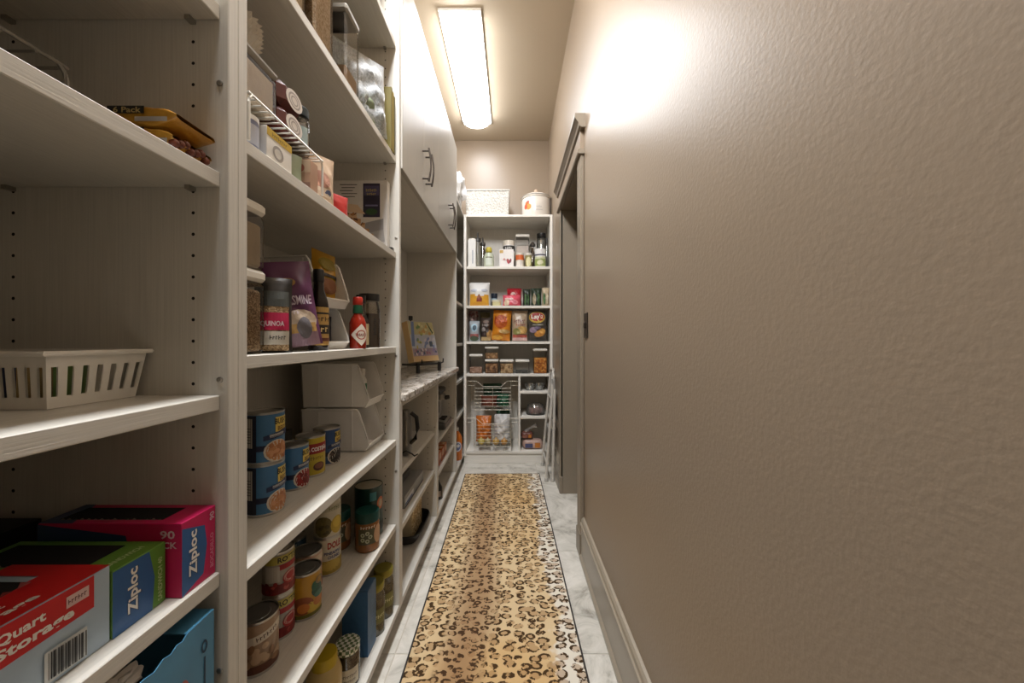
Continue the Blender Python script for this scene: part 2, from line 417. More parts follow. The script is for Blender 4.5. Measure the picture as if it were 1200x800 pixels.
def cam_bolt(panel, x, y, z, sign):
    p = panel.location; q = panel.parent.location
    mb = MB()
    n = 10; V = []
    for r, d in ((.0046, 0), (.0046, .0016), (.0028, .0022)):
        V += [(x+r*math.cos(2*PI*i/n)-p.x-q.x, y+sign*d-p.y-q.y, z+r*math.sin(2*PI*i/n)-p.z-q.z) for i in range(n)]
    mb.add(V, [(j*n+i, j*n+(i+1) % n, (j+1)*n+(i+1) % n, (j+1)*n+i) for j in (0, 1) for i in range(n)]+[tuple(2*n+i for i in range(n))])
    return mb.build('bolt', M_steel, panel)
def unit(name, label, y0, y1, shelves, zbot, ztop, bottom=True, cols=(-.4775, -.747), holes=(True, True), backp=True, top=True):
    t = thing(name, label, 'shelving', ((XF+XBK)/2, (y0+y1)/2, zbot-(.065 if bottom else 0)))
    P = []
    for i, (a, b) in enumerate(((y0, y0+.0195), (y1-.0195, y1))):
        p = board('side_panel', t, XBK, a, zbot, XF, b, ztop, GZ); P.append(p)
        if holes[i]:
            yy = b if i == 0 else a; sg = 1 if i == 0 else -1
            pl = p.location+t.location
            pin_holes(p, cols, yy, zbot+.06, ztop-.05, sg, pl.x, pl.y, pl.z)
            for hz in (.384, -.06, -.495):
                if zbot < zs(hz) < ztop: cam_bolt(p, XF-.0125, yy, zs(hz), sg)
    if backp: board('back_panel', t, XBK-.012, y0, zbot, XBK, y1, ztop, GZ)
    for h in shelves:
        fx = XF if (bottom and h == shelves[-1]) else -.437
        s = board('shelf', t, XBK, y0+.0205, zs(h)-TH, fx, y1-.0205, zs(h), GY)
        if fx != XF:
            pm = MB()
            for xx in cols:
                for yy in (y0+.0195, y1-.0195-.011): pm.box(xx-.004-s.location.x-t.location.x, yy-s.location.y-t.location.y, -.006, xx+.004-s.location.x-t.location.x, yy+.011-s.location.y-t.location.y, 0)
            tag(pm.build('shelf_pins', M_steel, s), kind='stuff')
    if top: board('top_panel', t, XBK, y0+.0195, ztop-.019, XF, y1-.0195, ztop, GY)
    if bottom: board('toe_kick', t, XBK, y0, zbot-.065, -.487, y1, zbot, GY)
    return t
ZB = zs(-1.022); HT = zs(1.455)
unit('shelving_unit', 'tall open pantry shelving unit holding the plastic bag boxes and slotted basket', -.22, .5605, (.50, .25, -.083, -.347, -.61, -1.0), ZB, HT)
unit('shelving_unit', 'tall open pantry shelving unit full of cans, jars and white bins', .5605, 1.381, (1.12, .687, .329, -.026, -.377, -.695, -1.0), ZB, HT)
unit('base_cabinet', 'open base shelves under the stone counter holding the speckled box in a black tray', 1.381, 2.0655, (-.515, -.737, -1.0), ZB, zs(-.237))
unit('base_cabinet', 'open base shelves under the stone counter holding the coffee machine', 2.0655, 2.75, (-.595, -.79, -1.0), ZB, zs(-.237))
unit('corner_shelving', 'narrow open corner shelves holding the orange juice jug', 2.75, 3.53, (.65, .31, -.03, -.34, -.63, -1.0), ZB, zs(1.10), cols=(-.47, -.76))
# wall cabinets
GD = grain('z', '#b3afa6', 'door_laminate', .38, .0004)
def handle_mesh():
    mb = MB()
    L = .155
    pts = [(.030+.010*math.sin(PI*i/12), 0, -L/2+L*i/12) for i in range(13)]
    mb.tube(pts, [.0038+.001*abs(i-6)/6 for i in range(13)], 8)
    for s in (-1, 1): mb.tube([(-.001, 0, s*L*.42), (.033, 0, s*L*.42)], .0045, 8); mb.lathe([(.008, 0), (.008, .003), (.006, .004)], 10) if False else None
    return mb.mesh('handle', M_bronze, 50)
HM = handle_mesh()
for (y0, y1, lab) in ((1.381, 2.0655, 'two-door wall cabinet next to the tall shelving full of cans'), (2.0655, 2.75, 'two-door wall cabinet next to the corner shelving')):
    t = thing('wall_cabinet', 'whitewashed '+lab+', bronze bow handles', 'cabinet', ((XF+XBK)/2, (y0+y1)/2, zs(.66)))
    z0, z1 = zs(.66), HT
    board('side_panel', t, XBK, y0, z0, -.441, y0+.019, z1, GZ); board('side_panel', t, XBK, y1-.019, z0, -.441, y1, z1, GZ)
    board('bottom_panel', t, XBK, y0+.019, z0, -.441, y1-.019, z0+.019, GY); board('top_panel', t, XBK, y0+.019, z1-.019, -.441, y1-.019, z1, GY)
    board('back_panel', t, XBK-.012, y0, z0, XBK, y1, z1, GZ)
    ym = (y0+y1)/2
    for a, b, hy in ((y0+.0015, ym-.0012, ym-.030), (ym+.0012, y1-.0015, ym+.030)):
        d = board('door', t, -.440, a, z0-.004, -.420, b, z1, GD, .0015)
        h = link('handle', HM, d, (.020, hy-a, .165)); h['label'] = 'bronze bow handle'
# niche back wall panel
nb = thing('backsplash_panel', 'plain pale panel behind the cookbook above the stone counter', 'panel', (XBK-.006, 2.0655, zs(-.207)))
board('panel', nb, XBK-.012, 1.381, zs(-.207), XBK, 2.75, zs(.66), grain('z', '#d8d5cd', 'niche_laminate'))
# counter
def granite():
    m = bpy.data.materials.new('granite'); m.use_nodes = True; nt = m.node_tree; b = nt.nodes['Principled BSDF']
    tc = nt.nodes.new('ShaderNodeTexCoord'); v = nt.nodes.new('ShaderNodeTexVoronoi'); v.inputs['Scale'].default_value = 90
    n = nt.nodes.new('ShaderNodeTexNoise'); n.inputs['Scale'].default_value = 22; n.inputs['Detail'].default_value = 6
    nt.links.new(tc.outputs['Object'], v.inputs['Vector']); nt.links.new(tc.outputs['Object'], n.inputs['Vector'])
    s = nt.nodes.new('ShaderNodeSeparateColor'); nt.links.new(v.outputs['Color'], s.inputs[0])
    a = nt.nodes.new('ShaderNodeMath'); a.operation = 'MULTIPLY_ADD'; a.inputs[1].default_value = .35
    nt.links.new(s.outputs[0], a.inputs[0]); nt.links.new(n.outputs['Fac'], a.inputs[2])
    cr = nt.nodes.new('ShaderNodeValToRGB'); e = cr.color_ramp.elements
    e[0].position = .45; e[0].color = (*lin('#5c5249'), 1); e[1].position = .8; e[1].color = (*lin('#d8d2c8'), 1); k = e.new(.58); k.color = (*lin('#aaa093'), 1)
    nt.links.new(a.outputs[0], cr.inputs[0]); nt.links.new(cr.outputs[0], b.inputs['Base Color']); b.inputs['Roughness'].default_value = .15
    return m
ct = MB().box(XBK, 1.382, zs(-.237), -.405, 2.749, zs(-.207), .004).build('countertop', granite())
tag(ct, 'speckled grey and white stone countertop under the wall cabinets', 'countertop')
# back shelving unit
EY = 3.17; EX0, EX1 = -.424, .357; EB = 3.53
et = thing('back_shelving', 'white open shelving unit filling the end wall, with pull-out wire baskets', 'shelving', ((EX0+EX1)/2, (EY+EB)/2, 0))
EZ = zs(1.10)
GXE = grain('x', '#e2ddd3', 'shelf_laminate_brightened'); GZE = grain('z', '#e2ddd3', 'panel_laminate_brightened')  # lighter copy of the cabinet laminate, end unit's brightness put into the colour
board('side_panel', et, EX0, EY, ZB, EX0+.022, EB, EZ, GZE); board('side_panel', et, EX1-.022, EY, ZB, EX1, EB, EZ, GZE)
board('back_panel', et, EX0, EB, ZB, EX1, EB+.012, EZ, GZE)
board('top_panel', et, EX0+.022, EY, EZ-.02, EX1-.022, EB, EZ, GXE)
for h in (.645, .30, -.015, -.30): board('shelf', et, EX0+.0225, EY+.004, zs(h)-TH, EX1-.0225, EB, zs(h), GXE)
board('bottom_shelf', et, EX0+.0225, EY, zs(-1.0), EX1-.0225, EB, zs(-.976), GXE)
board('divider', et, .056, EY+.004, zs(-.976), .074, EB, zs(-.322), GZE)
for h in (-.452, -.672): board('shelf', et, .0745, EY+.004, zs(h)-TH, EX1-.0225, EB, zs(h), GXE)
board('toe_kick', et, EX0, EY+.015, 0, EX1, EY+.033, zs(-1.0), GXE)

# ================================================================== runner rug
def leopard():
    m = bpy.data.materials.new('leopard_pile'); m.use_nodes = True; nt = m.node_tree; b = nt.nodes['Principled BSDF']; N = nt.nodes.new; L = nt.links.new
    tc = N('ShaderNodeTexCoord'); sx = N('ShaderNodeSeparateXYZ'); L(tc.outputs['Object'], sx.inputs[0])
    def math_(op, a, b_=None, c=None):
        n = N('ShaderNodeMath'); n.operation = op
        for i, q in enumerate((a, b_, c)):
            if q is None: continue
            if isinstance(q, (int, float)): n.inputs[i].default_value = q
            else: L(q, n.inputs[i])
        return n.outputs[0]
    def noise(scale, detail=3, vec=None, rough=.5):
        n = N('ShaderNodeTexNoise'); n.inputs['Scale'].default_value = scale; n.inputs['Detail'].default_value = detail; n.inputs['Roughness'].default_value = rough
        L(vec or tc.outputs['Object'], n.inputs['Vector']); return n.outputs['Fac']
    def ramp(x, lo, hi):
        n = N('ShaderNodeMapRange'); n.interpolation_type = 'SMOOTHSTEP'; n.inputs[1].default_value = lo; n.inputs[2].default_value = hi; L(x, n.inputs[0]); return n.outputs[0]
    def mixc(f, a, b_):
        n = N('ShaderNodeMix'); n.data_type = 'RGBA'; L(f, n.inputs[0])
        for i, q in ((6, a), (7, b_)):
            if isinstance(q, str): n.inputs[i].default_value = (*lin(q), 1)
            else: L(q, n.inputs[i])
        return n.outputs[2]
    # warped coordinates
    nv = N('ShaderNodeTexNoise'); nv.inputs['Scale'].default_value = 9; nv.inputs['Detail'].default_value = 2; L(tc.outputs['Object'], nv.inputs['Vector'])
    vs = N('ShaderNodeVectorMath'); vs.operation = 'MULTIPLY_ADD'; L(nv.outputs['Color'], vs.inputs[0]); vs.inputs[1].default_value = (.03, .03, 0); L(tc.outputs['Object'], vs.inputs[2])
    streak = math_('ABSOLUTE', math_('ADD', sx.outputs['X'], math_('MULTIPLY_ADD', noise(1.6, 1), .16, .02)))
    centre = ramp(streak, .13, .015)
    def rosette(scale, r0, r1):
        mp = N('ShaderNodeMapping'); mp.inputs['Scale'].default_value = (.78, 1.12, 1); L(vs.outputs[0], mp.inputs[0])
        v = N('ShaderNodeTexVoronoi'); v.inputs['Scale'].default_value = scale; v.inputs['Randomness'].default_value = .62; L(mp.outputs[0], v.inputs['Vector'])
        d = math_('ADD', v.outputs['Distance'], math_('MULTIPLY_ADD', noise(70, 2), .22, -.11))
        brk = ramp(noise(66, 1), .44, .50)
        ring = math_('MULTIPLY', ramp(d, r0, r0+.05), ramp(d, r1+.04, r1))
        ring = math_('MULTIPLY', ring, brk)
        return ring, ramp(d, r1, r1-.08)
    ring1, in1 = rosette(28, .25, .47)
    ring2, in2 = rosette(33, .16, .44)
    # ground colours
    white = math_('MULTIPLY', ramp(math_('ADD', sx.outputs['X'], math_('MULTIPLY', noise(2.2, 5, rough=.75), .34)), .375, .40), 1.0)
    base = mixc(noise(3, 4), '#cdb085', '#d9c39c')
    base = mixc(ramp(noise(1.3, 2), .45, .65), base, '#ceab79')
    base = mixc(math_('MULTIPLY', centre, .75), base, '#94704e')
    base = mixc(white, base, '#ded5c4')
    inner = mixc(math_('MULTIPLY', in1, .55), base, '#9b744a')
    sel = ramp(streak, .10, .07)
    dark1 = mixc(ring1, inner, '#46331f')
    dark2 = mixc(ring2, mixc(math_('MULTIPLY', in2, .3), base, '#7d5533'), '#4a3523')
    final = mixc(sel, dark1, dark2)
    L(final, b.inputs['Base Color']); b.inputs['Roughness'].default_value = .95; b.inputs['Specular IOR Level'].default_value = .1
    bp = N('ShaderNodeBump'); bp.inputs['Distance'].default_value = .002; L(noise(900, 2), bp.inputs['Height']); L(bp.outputs[0], b.inputs['Normal'])
    return m
ry0, ry1 = -.2, 2.917
rg = thing('runner_rug', 'leopard print runner rug with a thin dark bound edge on the tiled floor', 'rug', (-.058, (ry0+ry1)/2, .0005), .75)
W2, L2 = .301, (ry1-ry0)/2
mb = MB().box(-W2+.006, -L2+.006, 0, W2-.006, L2-.006, .008, .002); mb.build('pile', leopard(), rg)
mb = MB(); mb.tube([(-W2+.004, -L2+.004, .0045), (W2-.004, -L2+.004, .0045), (W2-.004, L2-.004, .0045), (-W2+.004, L2-.004, .0045)], .0042, 6, closed=True)
mb.build('binding', mat('#2b2622', .9), rg)
# ================================================================== kinds of goods
M_tin = mat('#b9b7b2', .28, metal=.9, name='tin'); M_tin_d = mat('#7d7b76', .35, metal=.6, name='tin_lid')
M_white = mat('#e9e6df', .5, name='white_print'); M_black = mat('#141313', .5, name='black_print'); M_blk_pl = mat('#191817', .35, name='black_plastic')
M_wpl = mat('#e4e0d6', .35, var=.02, name='white_plastic'); M_clear = clear(); M_inside_shade = mat('#0d0b0b', .9, name='inside_shade')
M_wire = mat('#d6d2c8', .35, metal=.3, name='white_wire'); M_chrome = mat('#c9c4b8', .25, metal=.9, name='chrome_wire')
def P(c, r=.5): return mat(c, r, var=.04)
def can(label, x, y, z, r, h, lab, group, extra=0, lid=None, name='food_can', tilt=0):
    t = thing(name, label, 'can', (x, y, z), 0, group)
    MB().lathe([(r*.93, .001), (r*.99, 0), (r*1.0, .0025), (r*.975, .005), (r*.975, h-.005), (r*1.0, h-.0025), (r*.99, h), (r*.93, h-.001)], 32, cap=False).build('rim', M_tin, t, 35)
    MB().lathe([(r*.94, h-.0035), (r*.6, h-.0035), (r*.58, h-.0028), (0, h-.0028)], 32).build('lid', lid or M_tin, t, 35)
    MB().lathe([(r*.94, .002), (0, .002)], 32).build('bottom', M_tin, t)
    MB().lathe([(r*.985, .005), (r*.985, h-.005)], 32, cap=False).build('label', lab, t, 35)
    return t, S_cyl(r*.985, face_cam(x, y, extra))
def carton(name, label, cat, x, y, z, w_, d, h, m, rotz=0, group=None, c=.0008):
    t = thing(name, label, cat, (x, y, z), rotz, group)
    MB().box(-w_/2, -d/2, 0, w_/2, d/2, h, c).build('carton', m, t)
    return t, lambda f: S_face(f, w_, d, h)
def canister(label, x, y, z, w_, d, h, content, fill, group=None, rotz=0, lid=None, lidh=.022, name='storage_canister', rim=False):
    t = thing(name, label, 'container', (x, y, z), rotz, group)
    q = .004
    MB().box(-w_/2, -d/2, 0, w_/2, d/2, h-lidh, .006).build('tub', M_clear, t)
    if fill: MB().box(-w_/2+q, -d/2+q, q, w_/2-q, d/2-q, q+(h-lidh)*fill, .005).build('contents', content, t)
    mb = MB().box(-w_/2-.002, -d/2-.002, h-lidh, w_/2+.002, d/2+.002, h, .006)
    mb.build('lid', lid or M_wpl, t)
    return t, lambda f: S_face(f, w_, d, h)
def bag(name, label, cat, x, y, z, w_, h, d, m, rotz=0, group=None, tilt=0, lean=0, crimp=.012, seed=1, rough=.004, seal=None, pillow=False):
    """stand-up or pillow bag facing local -y; returns thing and front surface"""
    t = thing(name, label, cat, (x, y, z), group=group, rot=(R(tilt), R(lean), R(rotz)))
    rg_ = random.Random(seed); ph = [rg_.uniform(0, 6.28) for _ in range(8)]
    def wr(u, v): return rough*(math.sin(u*95+ph[0]+v*30)*.5+math.sin(v*80+ph[1]-u*40)*.5+math.sin((u+v)*140+ph[2])*.35)
    def sh(u, v):
        q = max(0, 1-abs(2*u/w_)**3.2)
        k = min(1, max(0, v/h))
        top = min(1, max(0, (1-k)/.38))**.75
        bot = min(1, .35+k/.22) if not pillow else min(1, k/.25)**.75
        return d/2*q*top*bot, q*top
    def S(u, v, o=0):
        b, q = sh(u, v); k = v/h
        uu = u*(1-.05*math.sin(PI*min(1, max(0, k))))
        return (uu+wr(v, u)*.5*q, -(b+wr(u, v)*q)-o, v)
    def B(u, v):
        b, q = sh(u, v); p = S(u, v); return (p[0], b*.9+wr(v, -u)*q*.5, v)
    mb = MB(); nu, nv = 16, 18
    mb.grid(lambda a, b: S((a-.5)*w_, b*h), nu, nv); mb.grid(lambda a, b: B((a-.5)*w_, b*h), nu, nv)
    mb.build('pouch', m, t, 50)
    if seal:
        sm = MB(); sm.grid(lambda a, b: tuple(Vector(S((a-.5)*w_, h-crimp*(1-b)))+Vector((0, -.0006, 0))), 16, 2); sm.build('seal', seal, t)
    return t, S
def bottle(name, label, cat, x, y, z, prof, m, cap_prof, capm, group=None, label_rng=None, labm=None, extra=0, content=None, n=24):
    t = thing(name, label, cat, (x, y, z), 0, group)
    MB().lathe(prof, n).build('body', m, t, 35)
    if content:
        cp, cm = content; MB().lathe(cp, n).build('contents', cm, t, 35)
    MB().lathe(cap_prof, n).build('cap', capm, t, 35)
    rmax = max(p[0] for p in prof); S = S_cyl(rmax, face_cam(x, y, extra))
    if label_rng:
        z0, z1, hw = label_rng
        decal(t, 'label', S, [('R', (-hw, z0, hw, z1), labm)], .0005)
    return t, S
rng = random.Random(3)
E5 = .0006
# ================================================================== near shelving unit (bag boxes)
ZA2, ZA3, ZA4, ZA5 = zs(.25)+E5, zs(-.083)+E5, zs(-.347)+E5, zs(-.61)+E5
# noodle packs against the divider
M_nood = mat('#b8862f', .35, var=.12, scale=25, bump=.003, bscale=45)
for k, (zz, lab, ln) in enumerate(((ZA2, 'lower yellow wrapped noodle multipack on the near upper shelf', .150), (ZA2+.0275, 'upper yellow wrapped noodle multipack marked 6 Pack', .160))):
    t = thing('noodle_pack', lab, 'food pack', (-.517, .5005, zz+.001), 0, 'noodle multipacks')
    w_, d, h = ln, .066, .026
    def F(a, b, w_=w_, d=d, h=h, k=k):
        ang = 2*PI*a; q = 2*b-1
        s = 1-abs(q)**5*(.55 if q < 0 else .8)
        y = (abs(math.cos(ang))**.35)*math.copysign(1, math.cos(ang))*d/2*(.92+.06*s); zc = (abs(math.sin(ang))**.35)*math.copysign(1, math.sin(ang))*h/2*s
        dr = 0
        return (q*w_/2, y+.0015*math.sin(q*60+ang*3), h/2+zc+dr+.0012*math.sin(q*75+ang*4)*s)
    mb = MB(); mb.grid(F, 32, 20); mb.build('wrapper', M_nood, t, 60)
    S = S_face('F', w_, d, h)
    sh = [('R', (-.006, .013, .042, .023), M_black), ('T', ('6 Pack', .020, .018, .0075, .036, 0, .02), P('#b7a06a')),
          ('R', (.03, .003, .072, .009), P('#9a938c'))]
    decal(t, 'wrapper_print', S, sh, .0016)
    if k == 0:
        mb = MB()
        for i in range(7): mb.ball((w_/2-.004, -.024+.008*i, .008+.003*(i % 3)), (.006, .006, .006))
        mb.build('wrapper_end', mat('#6b3524', .4, var=.3, scale=80), t, True)
# wire rack
def wire_rack(label, x0, x1, y0, y1, z, h, m, nw):
    t = thing('wire_rack', label, 'rack', ((x0+x1)/2, (y0+y1)/2, z))
    a, b = (x1-x0)/2, (y1-y0)/2; r = .0024
    MB().tube([(-a, -b, h), (a, -b, h), (a, b, h), (-a, b, h)], r, 6, closed=True).build('top_frame', m, t, True)
    for sx in (-1, 1):
        for sy in (-1, 1):
            MB().tube([(sx*a, sy*b*.94, h), (sx*a, sy*(b*.985), h-.008), (sx*a, sy*b, h-.016), (sx*a, sy*b, r)], r, 6).build('leg', m, t, True)
    for i in range(nw):
        y = -b+2*b*(i+1)/(nw+1); MB().tube([(-a, y, h-.002), (a, y, h-.002)], r*.7, 5).build('wire', m, t, True)
    return t
wire_rack('grey wire helper rack in the near unit behind the yellow noodle packs', -.70, -.555, .16, .45, ZA2, .088, mat('#8d8a82', .4, metal=.4), 9)
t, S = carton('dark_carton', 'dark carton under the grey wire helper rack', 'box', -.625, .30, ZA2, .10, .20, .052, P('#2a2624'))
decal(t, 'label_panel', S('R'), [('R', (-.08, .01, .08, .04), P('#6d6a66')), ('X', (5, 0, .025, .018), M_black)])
# slotted basket
t = thing('slotted_basket', 'white plastic slotted basket on the near unit shelf above the bag boxes', 'basket', (-.667, .476, ZA3))
mb = MB(); A0, B0, A1, B1, H = .118, .050, .127, .058, .066
def wallpt(side, s, v):
    k = v/H; a = A0+(A1-A0)*k; b = B0+(B1-B0)*k
    return {0: (s*a, -b, v), 1: (a, s*b, v), 2: (-s*a, b, v), 3: (-a, -s*b, v)}[side]
for side in range(4):
    L = (A0 if side % 2 == 0 else B0)*2; n = int(round(L/.0135)); zb, zt = .014, .050
    for T_ in (0, .002):
        def pt(s, v, side=side, T_=T_):
            p = wallpt(side, s, v); nrm = {0: (0, 1), 1: (-1, 0), 2: (0, -1), 3: (1, 0)}[side]
            return (p[0]+nrm[0]*T_, p[1]+nrm[1]*T_, p[2])
        def q4(s0, v0, s1, v1): mb.add([pt(s0, v0), pt(s1, v0), pt(s1, v1), pt(s0, v1)], [(0, 1, 2, 3)])
        q4(-1, 0, 1, zb); q4(-1, zt, 1, H)
        for i in range(n+1):
            c = -1+2*i/n; hw = .58/n
            q4(max(-1, c-hw), zb, min(1, c+hw), zt)
mb.box(-A0, -B0, 0, A0, B0, .002)
mb.build('tub', M_wpl, t)
mb = MB(); p = [(-A1-.003, -B1-.003), (A1+.003, -B1-.003), (A1+.003, B1+.003), (-A1-.003, B1+.003)]
mb.tube([(a, b, H) for a, b in p], .0035, 6, closed=True); mb.build('rim', M_wpl, t)
for i, (c, lab) in enumerate((('#b98a2c', 'yellow'), ('#4a2a4c', 'purple'), ('#2c3350', 'navy'), ('#a58b5c', 'tan'), ('#5e7a3c', 'green'))):
    bag('seasoning_packet', lab+' seasoning packet lying in the slotted basket', 'packet', -.755+.044*i, .474+.003*(i % 2), ZA3+.004, .062, .058+.004*(i == 4), .012, P(c, .35), 80+8*i, 'seasoning packets in the slotted basket', seed=20+i, rough=.001)
# storage bag boxes
def lid_opening(t, w_, d, h, u0, v0, u1, v1, name='opening_shade'):
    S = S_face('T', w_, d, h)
    decal(t, name, S, [('R', (u0, v0, u1, v1), M_inside_shade)], .0005)  # near-black patch on the closed top, painted shade of the box inside
    mb = MB(); rr = random.Random(int(w_*1e4)); n = 16
    for i in range(n):       # torn cardboard edge
        a = u0+(u1-u0)*i/n; b = u0+(u1-u0)*(i+1)/n; k = rr.uniform(.0, .0022)
        mb.add([(a, -d/2+v0, h), (b, -d/2+v0, h), ((a+b)/2, -d/2+v0+.001, h+k)], [(0, 1, 2)])
    mb.build('torn_edge', P('#8d857a'), t)
M_pink = P('#c01754', .4); M_navy = P('#23385e', .4); M_zblue = P('#2b5c93', .4); M_green = P('#5f8f35', .4); M_red = P('#c21d20', .4); M_pale = P('#a9bccb', .4)
x0, x1, y0, y1, h = -.636, -.443, .484, .5395, .100
t, S = carton('bag_box', 'pink and blue box of 90 snack storage bags with torn open top', 'box', (x0+x1)/2, (y0+y1)/2, ZA4, x1-x0, y1-y0, h, M_pink, group=None)
w_, d = x1-x0, y1-y0
lid_opening(t, w_, d, h, -.080, .010, .062, .045)
decal(t, 'front_print', S('F'), [('Q', ((-w_/2, .0), (.040, .0), (.022, .084), (-w_/2, .099)), M_navy), ('T', ('90', .078, .085, .011, .020), P('#d9b9c4')), ('T', ('SNACK', .068, .071, .009, .046), P('#d9b9c4')), ('E', (-.045, .045, .020, .014), P('#5d7ea8'))])
SR = S('R')
decal(t, 'top_print', S('T'), [('Q', ((-w_/2, 0), (-.050, 0), (-.082, d), (-w_/2, d)), M_navy)], .0003)
decal(t, 'end_print', SR, [('Q', ((-d/2, .0), (.006, .012), (.012, .050), (-d/2, .05)), M_zblue), ('Q', ((-d/2, .05), (.012, .05), (.008, .080), (-d/2, .092)), M_zblue),
      ('T', ('Ziploc', -.0085, .050, .017, .064, PI/2, .035), P('#2a4468')), ('T', ('Ziploc', -.0095, .051, .016, .062, PI/2, .03), M_white), ('T', ('BOCADILLO', .0195, .038, .006, .050, PI/2), P('#d98aa4')), ('T', ('90', .0195, .088, .008, .012, PI/2), P('#d9b9c4'))])
x0, x1, y0, y1, h = -.655, -.462, .417, .4815, .078
w_, d = x1-x0, y1-y0
t, S = carton('bag_box', 'green and blue box of sandwich storage bags with torn open top', 'box', (x0+x1)/2, (y0+y1)/2, ZA4, w_, d, h, M_green)
lid_opening(t, w_, d, h, -.085, .008, .055, .054)
decal(t, 'end_print', S('R'), [('Q', ((-d/2, 0), (.014, .0), (.017, .040), (-d/2, .040)), M_zblue), ('Q', ((-d/2, .040), (.017, .040), (.010, h-.001), (-d/2, h-.001)), M_zblue),
      ('T', ('Ziploc', -.0075, .041, .016, .056, PI/2, .035), P('#1d3558')), ('T', ('Ziploc', -.0085, .042, .015, .054, PI/2, .03), M_white), ('T', ('SANDWICH 40', .0235, .034, .006, .056, PI/2), P('#b5cc92'))])
decal(t, 'front_print', S('F'), [('R', (-w_/2, .0, .03, h-.001), M_navy)])
decal(t, 'top_print', S('T'), [('T', ('SANDWICH', .079, .030, .008, .042, PI/2), P('#b5cc92'))])
x0, x1, y0, y1, h = -.575, -.463, .205, .4155, .087
w_, d = x1-x0, y1-y0
t, S = carton('bag_box', 'red and pale blue box of quart storage bags with a barcode', 'box', (x0+x1)/2, (y0+y1)/2, ZA4, w_, d, h, M_pale, c=.0004)
sh = [('Q', ((-d/2, h-.044), (d/2-.016, h-.036), (d/2-.016, h-.001), (-d/2, h-.001)), M_red), ('T', ('Quart', .030, h-.014, .0115, .036, 0, .03), M_white), ('T', ('Storage', .041, h-.028, .0135, .060, 0, .035), M_white),
      ('R', (.064, h-.020, .084, h-.008), P('#d8b8b4')), ('X', (6, .074, h-.014, .005, .017), P('#5a2020')), ('R', (.046, .004, .082, .036), P('#cfd2cf'))]
for i in range(17):
    a = .049+.0018*i; sh.append(('R', (a, .007, a+(.0006+.0006*((i*7) % 3)), .034), M_black))
decal(t, 'front_print', S('R'), sh)
decal(t, 'top_print', S('T'), [('R', (.000, .0, w_/2, d), M_red), ('R', (-w_/2, d-.020, w_/2, d), M_red), ('Q', ((-w_/2, 0), (.010, 0), (.004, d-.03), (-w_/2, d-.03)), M_inside_shade), ('T', ('Storage', .040, .130, .013, .060, PI/2, .035), M_white), ('T', ('Quart', .025, .130, .010, .030, PI/2, .03), M_white)])  # the near-black quad is painted shade for the open part of the box
mb = MB()
for i in range(12):
    a = .02+.0135*i; mb.add([(.006, -d/2+a, h), (.006, -d/2+a+.0135, h), (.001, -d/2+a+.007, h+.001+.0015*(i % 3))], [(0, 1, 2)])
mb.build('torn_edge', P('#7c2b28'), t)
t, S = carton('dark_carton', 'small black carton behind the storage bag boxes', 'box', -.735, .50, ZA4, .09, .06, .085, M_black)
# blue carton with film
x0, x1, y0, y1, h = -.585, -.436, .345, .528, .216
w_, d = x1-x0, y1-y0
Mb_ = mat('#4a86a8', .4, var=.12, scale=14)
t = thing('blue_carton', 'sky blue carton with a torn open top and clear film poking out', 'box', ((x0+x1)/2, (y0+y1)/2, ZA5))
S = lambda f: S_face(f, w_, d, h)
tear = [(d/2, h), (d/2-.043, h-.001), (d/2-.050, h-.006), (d/2-.058, h-.004), (d/2-.066, h-.009), (d/2-.076, h-.006), (d/2-.088, h-.012), (d/2-.10, h-.009), (-d/2, h-.016)]
MB().prism([(-d/2, 0), (d/2, 0)]+tear, 'x', w_/2-.0012, w_/2).build('side_wall', Mb_, t)
mb = MB().box(-w_/2, d/2-.0012, 0, w_/2-.0013, d/2, h); mb.box(-w_/2, -d/2, 0, -w_/2+.0012, d/2-.0013, h); mb.box(-w_/2+.0013, -d/2, 0, w_/2-.0013, -d/2+.0012, h-.08); mb.box(-w_/2, -d/2, .0, w_/2-.0013, d/2-.0013, .0012)
mb.build('carton', Mb_, t)
MB().box(-w_/2+.0013, d/2-.045, h-.0012, w_/2-.0013, d/2-.0013, h).build('top_flap', Mb_, t)
MB().box(-w_/2+.0015, -d/2+.0015, .0015, w_/2-.0016, d/2-.0016, h-.10).build('inner_shade_block', mat('#1a1220', .6), t)  # near-black block, shade of the open carton's interior put into its colour
decal(t, 'side_print', S('R'), [('O', (.042, h-.085, .010, .026, .25), P('#a8605a')), ('R', (.074, h-.10, .0765, h-.055), P('#1c3a52')), ('O', (.0745, h-.040, .005, .009, .4), P('#1c3a52')), ('E', (-.01, h-.10, .02, .012), P('#b9c0a8')), ('E', (.01, h-.115, .02, .014), P('#c7c9b4'))])
def film(name, parent, m, c, sx, sy, sz, seed, n=22):
    rr = random.Random(seed); ph = [rr.uniform(0, 6.28) for _ in range(6)]
    def F(a, b):
        th = 2*PI*a; f = PI*b
        k = 1+.16*math.sin(5*th+ph[0]+3*f)+.12*math.sin(9*th+ph[1]-5*f)+.10*math.sin(7*f+ph[2]+2*th)
        return (c[0]+sx*k*math.sin(f)*math.cos(th), c[1]+sy*k*math.sin(f)*math.sin(th), c[2]+sz*k*math.cos(f))
    mb = MB(); mb.grid(F, n, n); return mb.build(name, m, parent, 25)
film('film', t, mat('#b9b3aa', .2, var=.25, scale=30), (.052, -.038, h-.006), .016, .040, .013, 5)
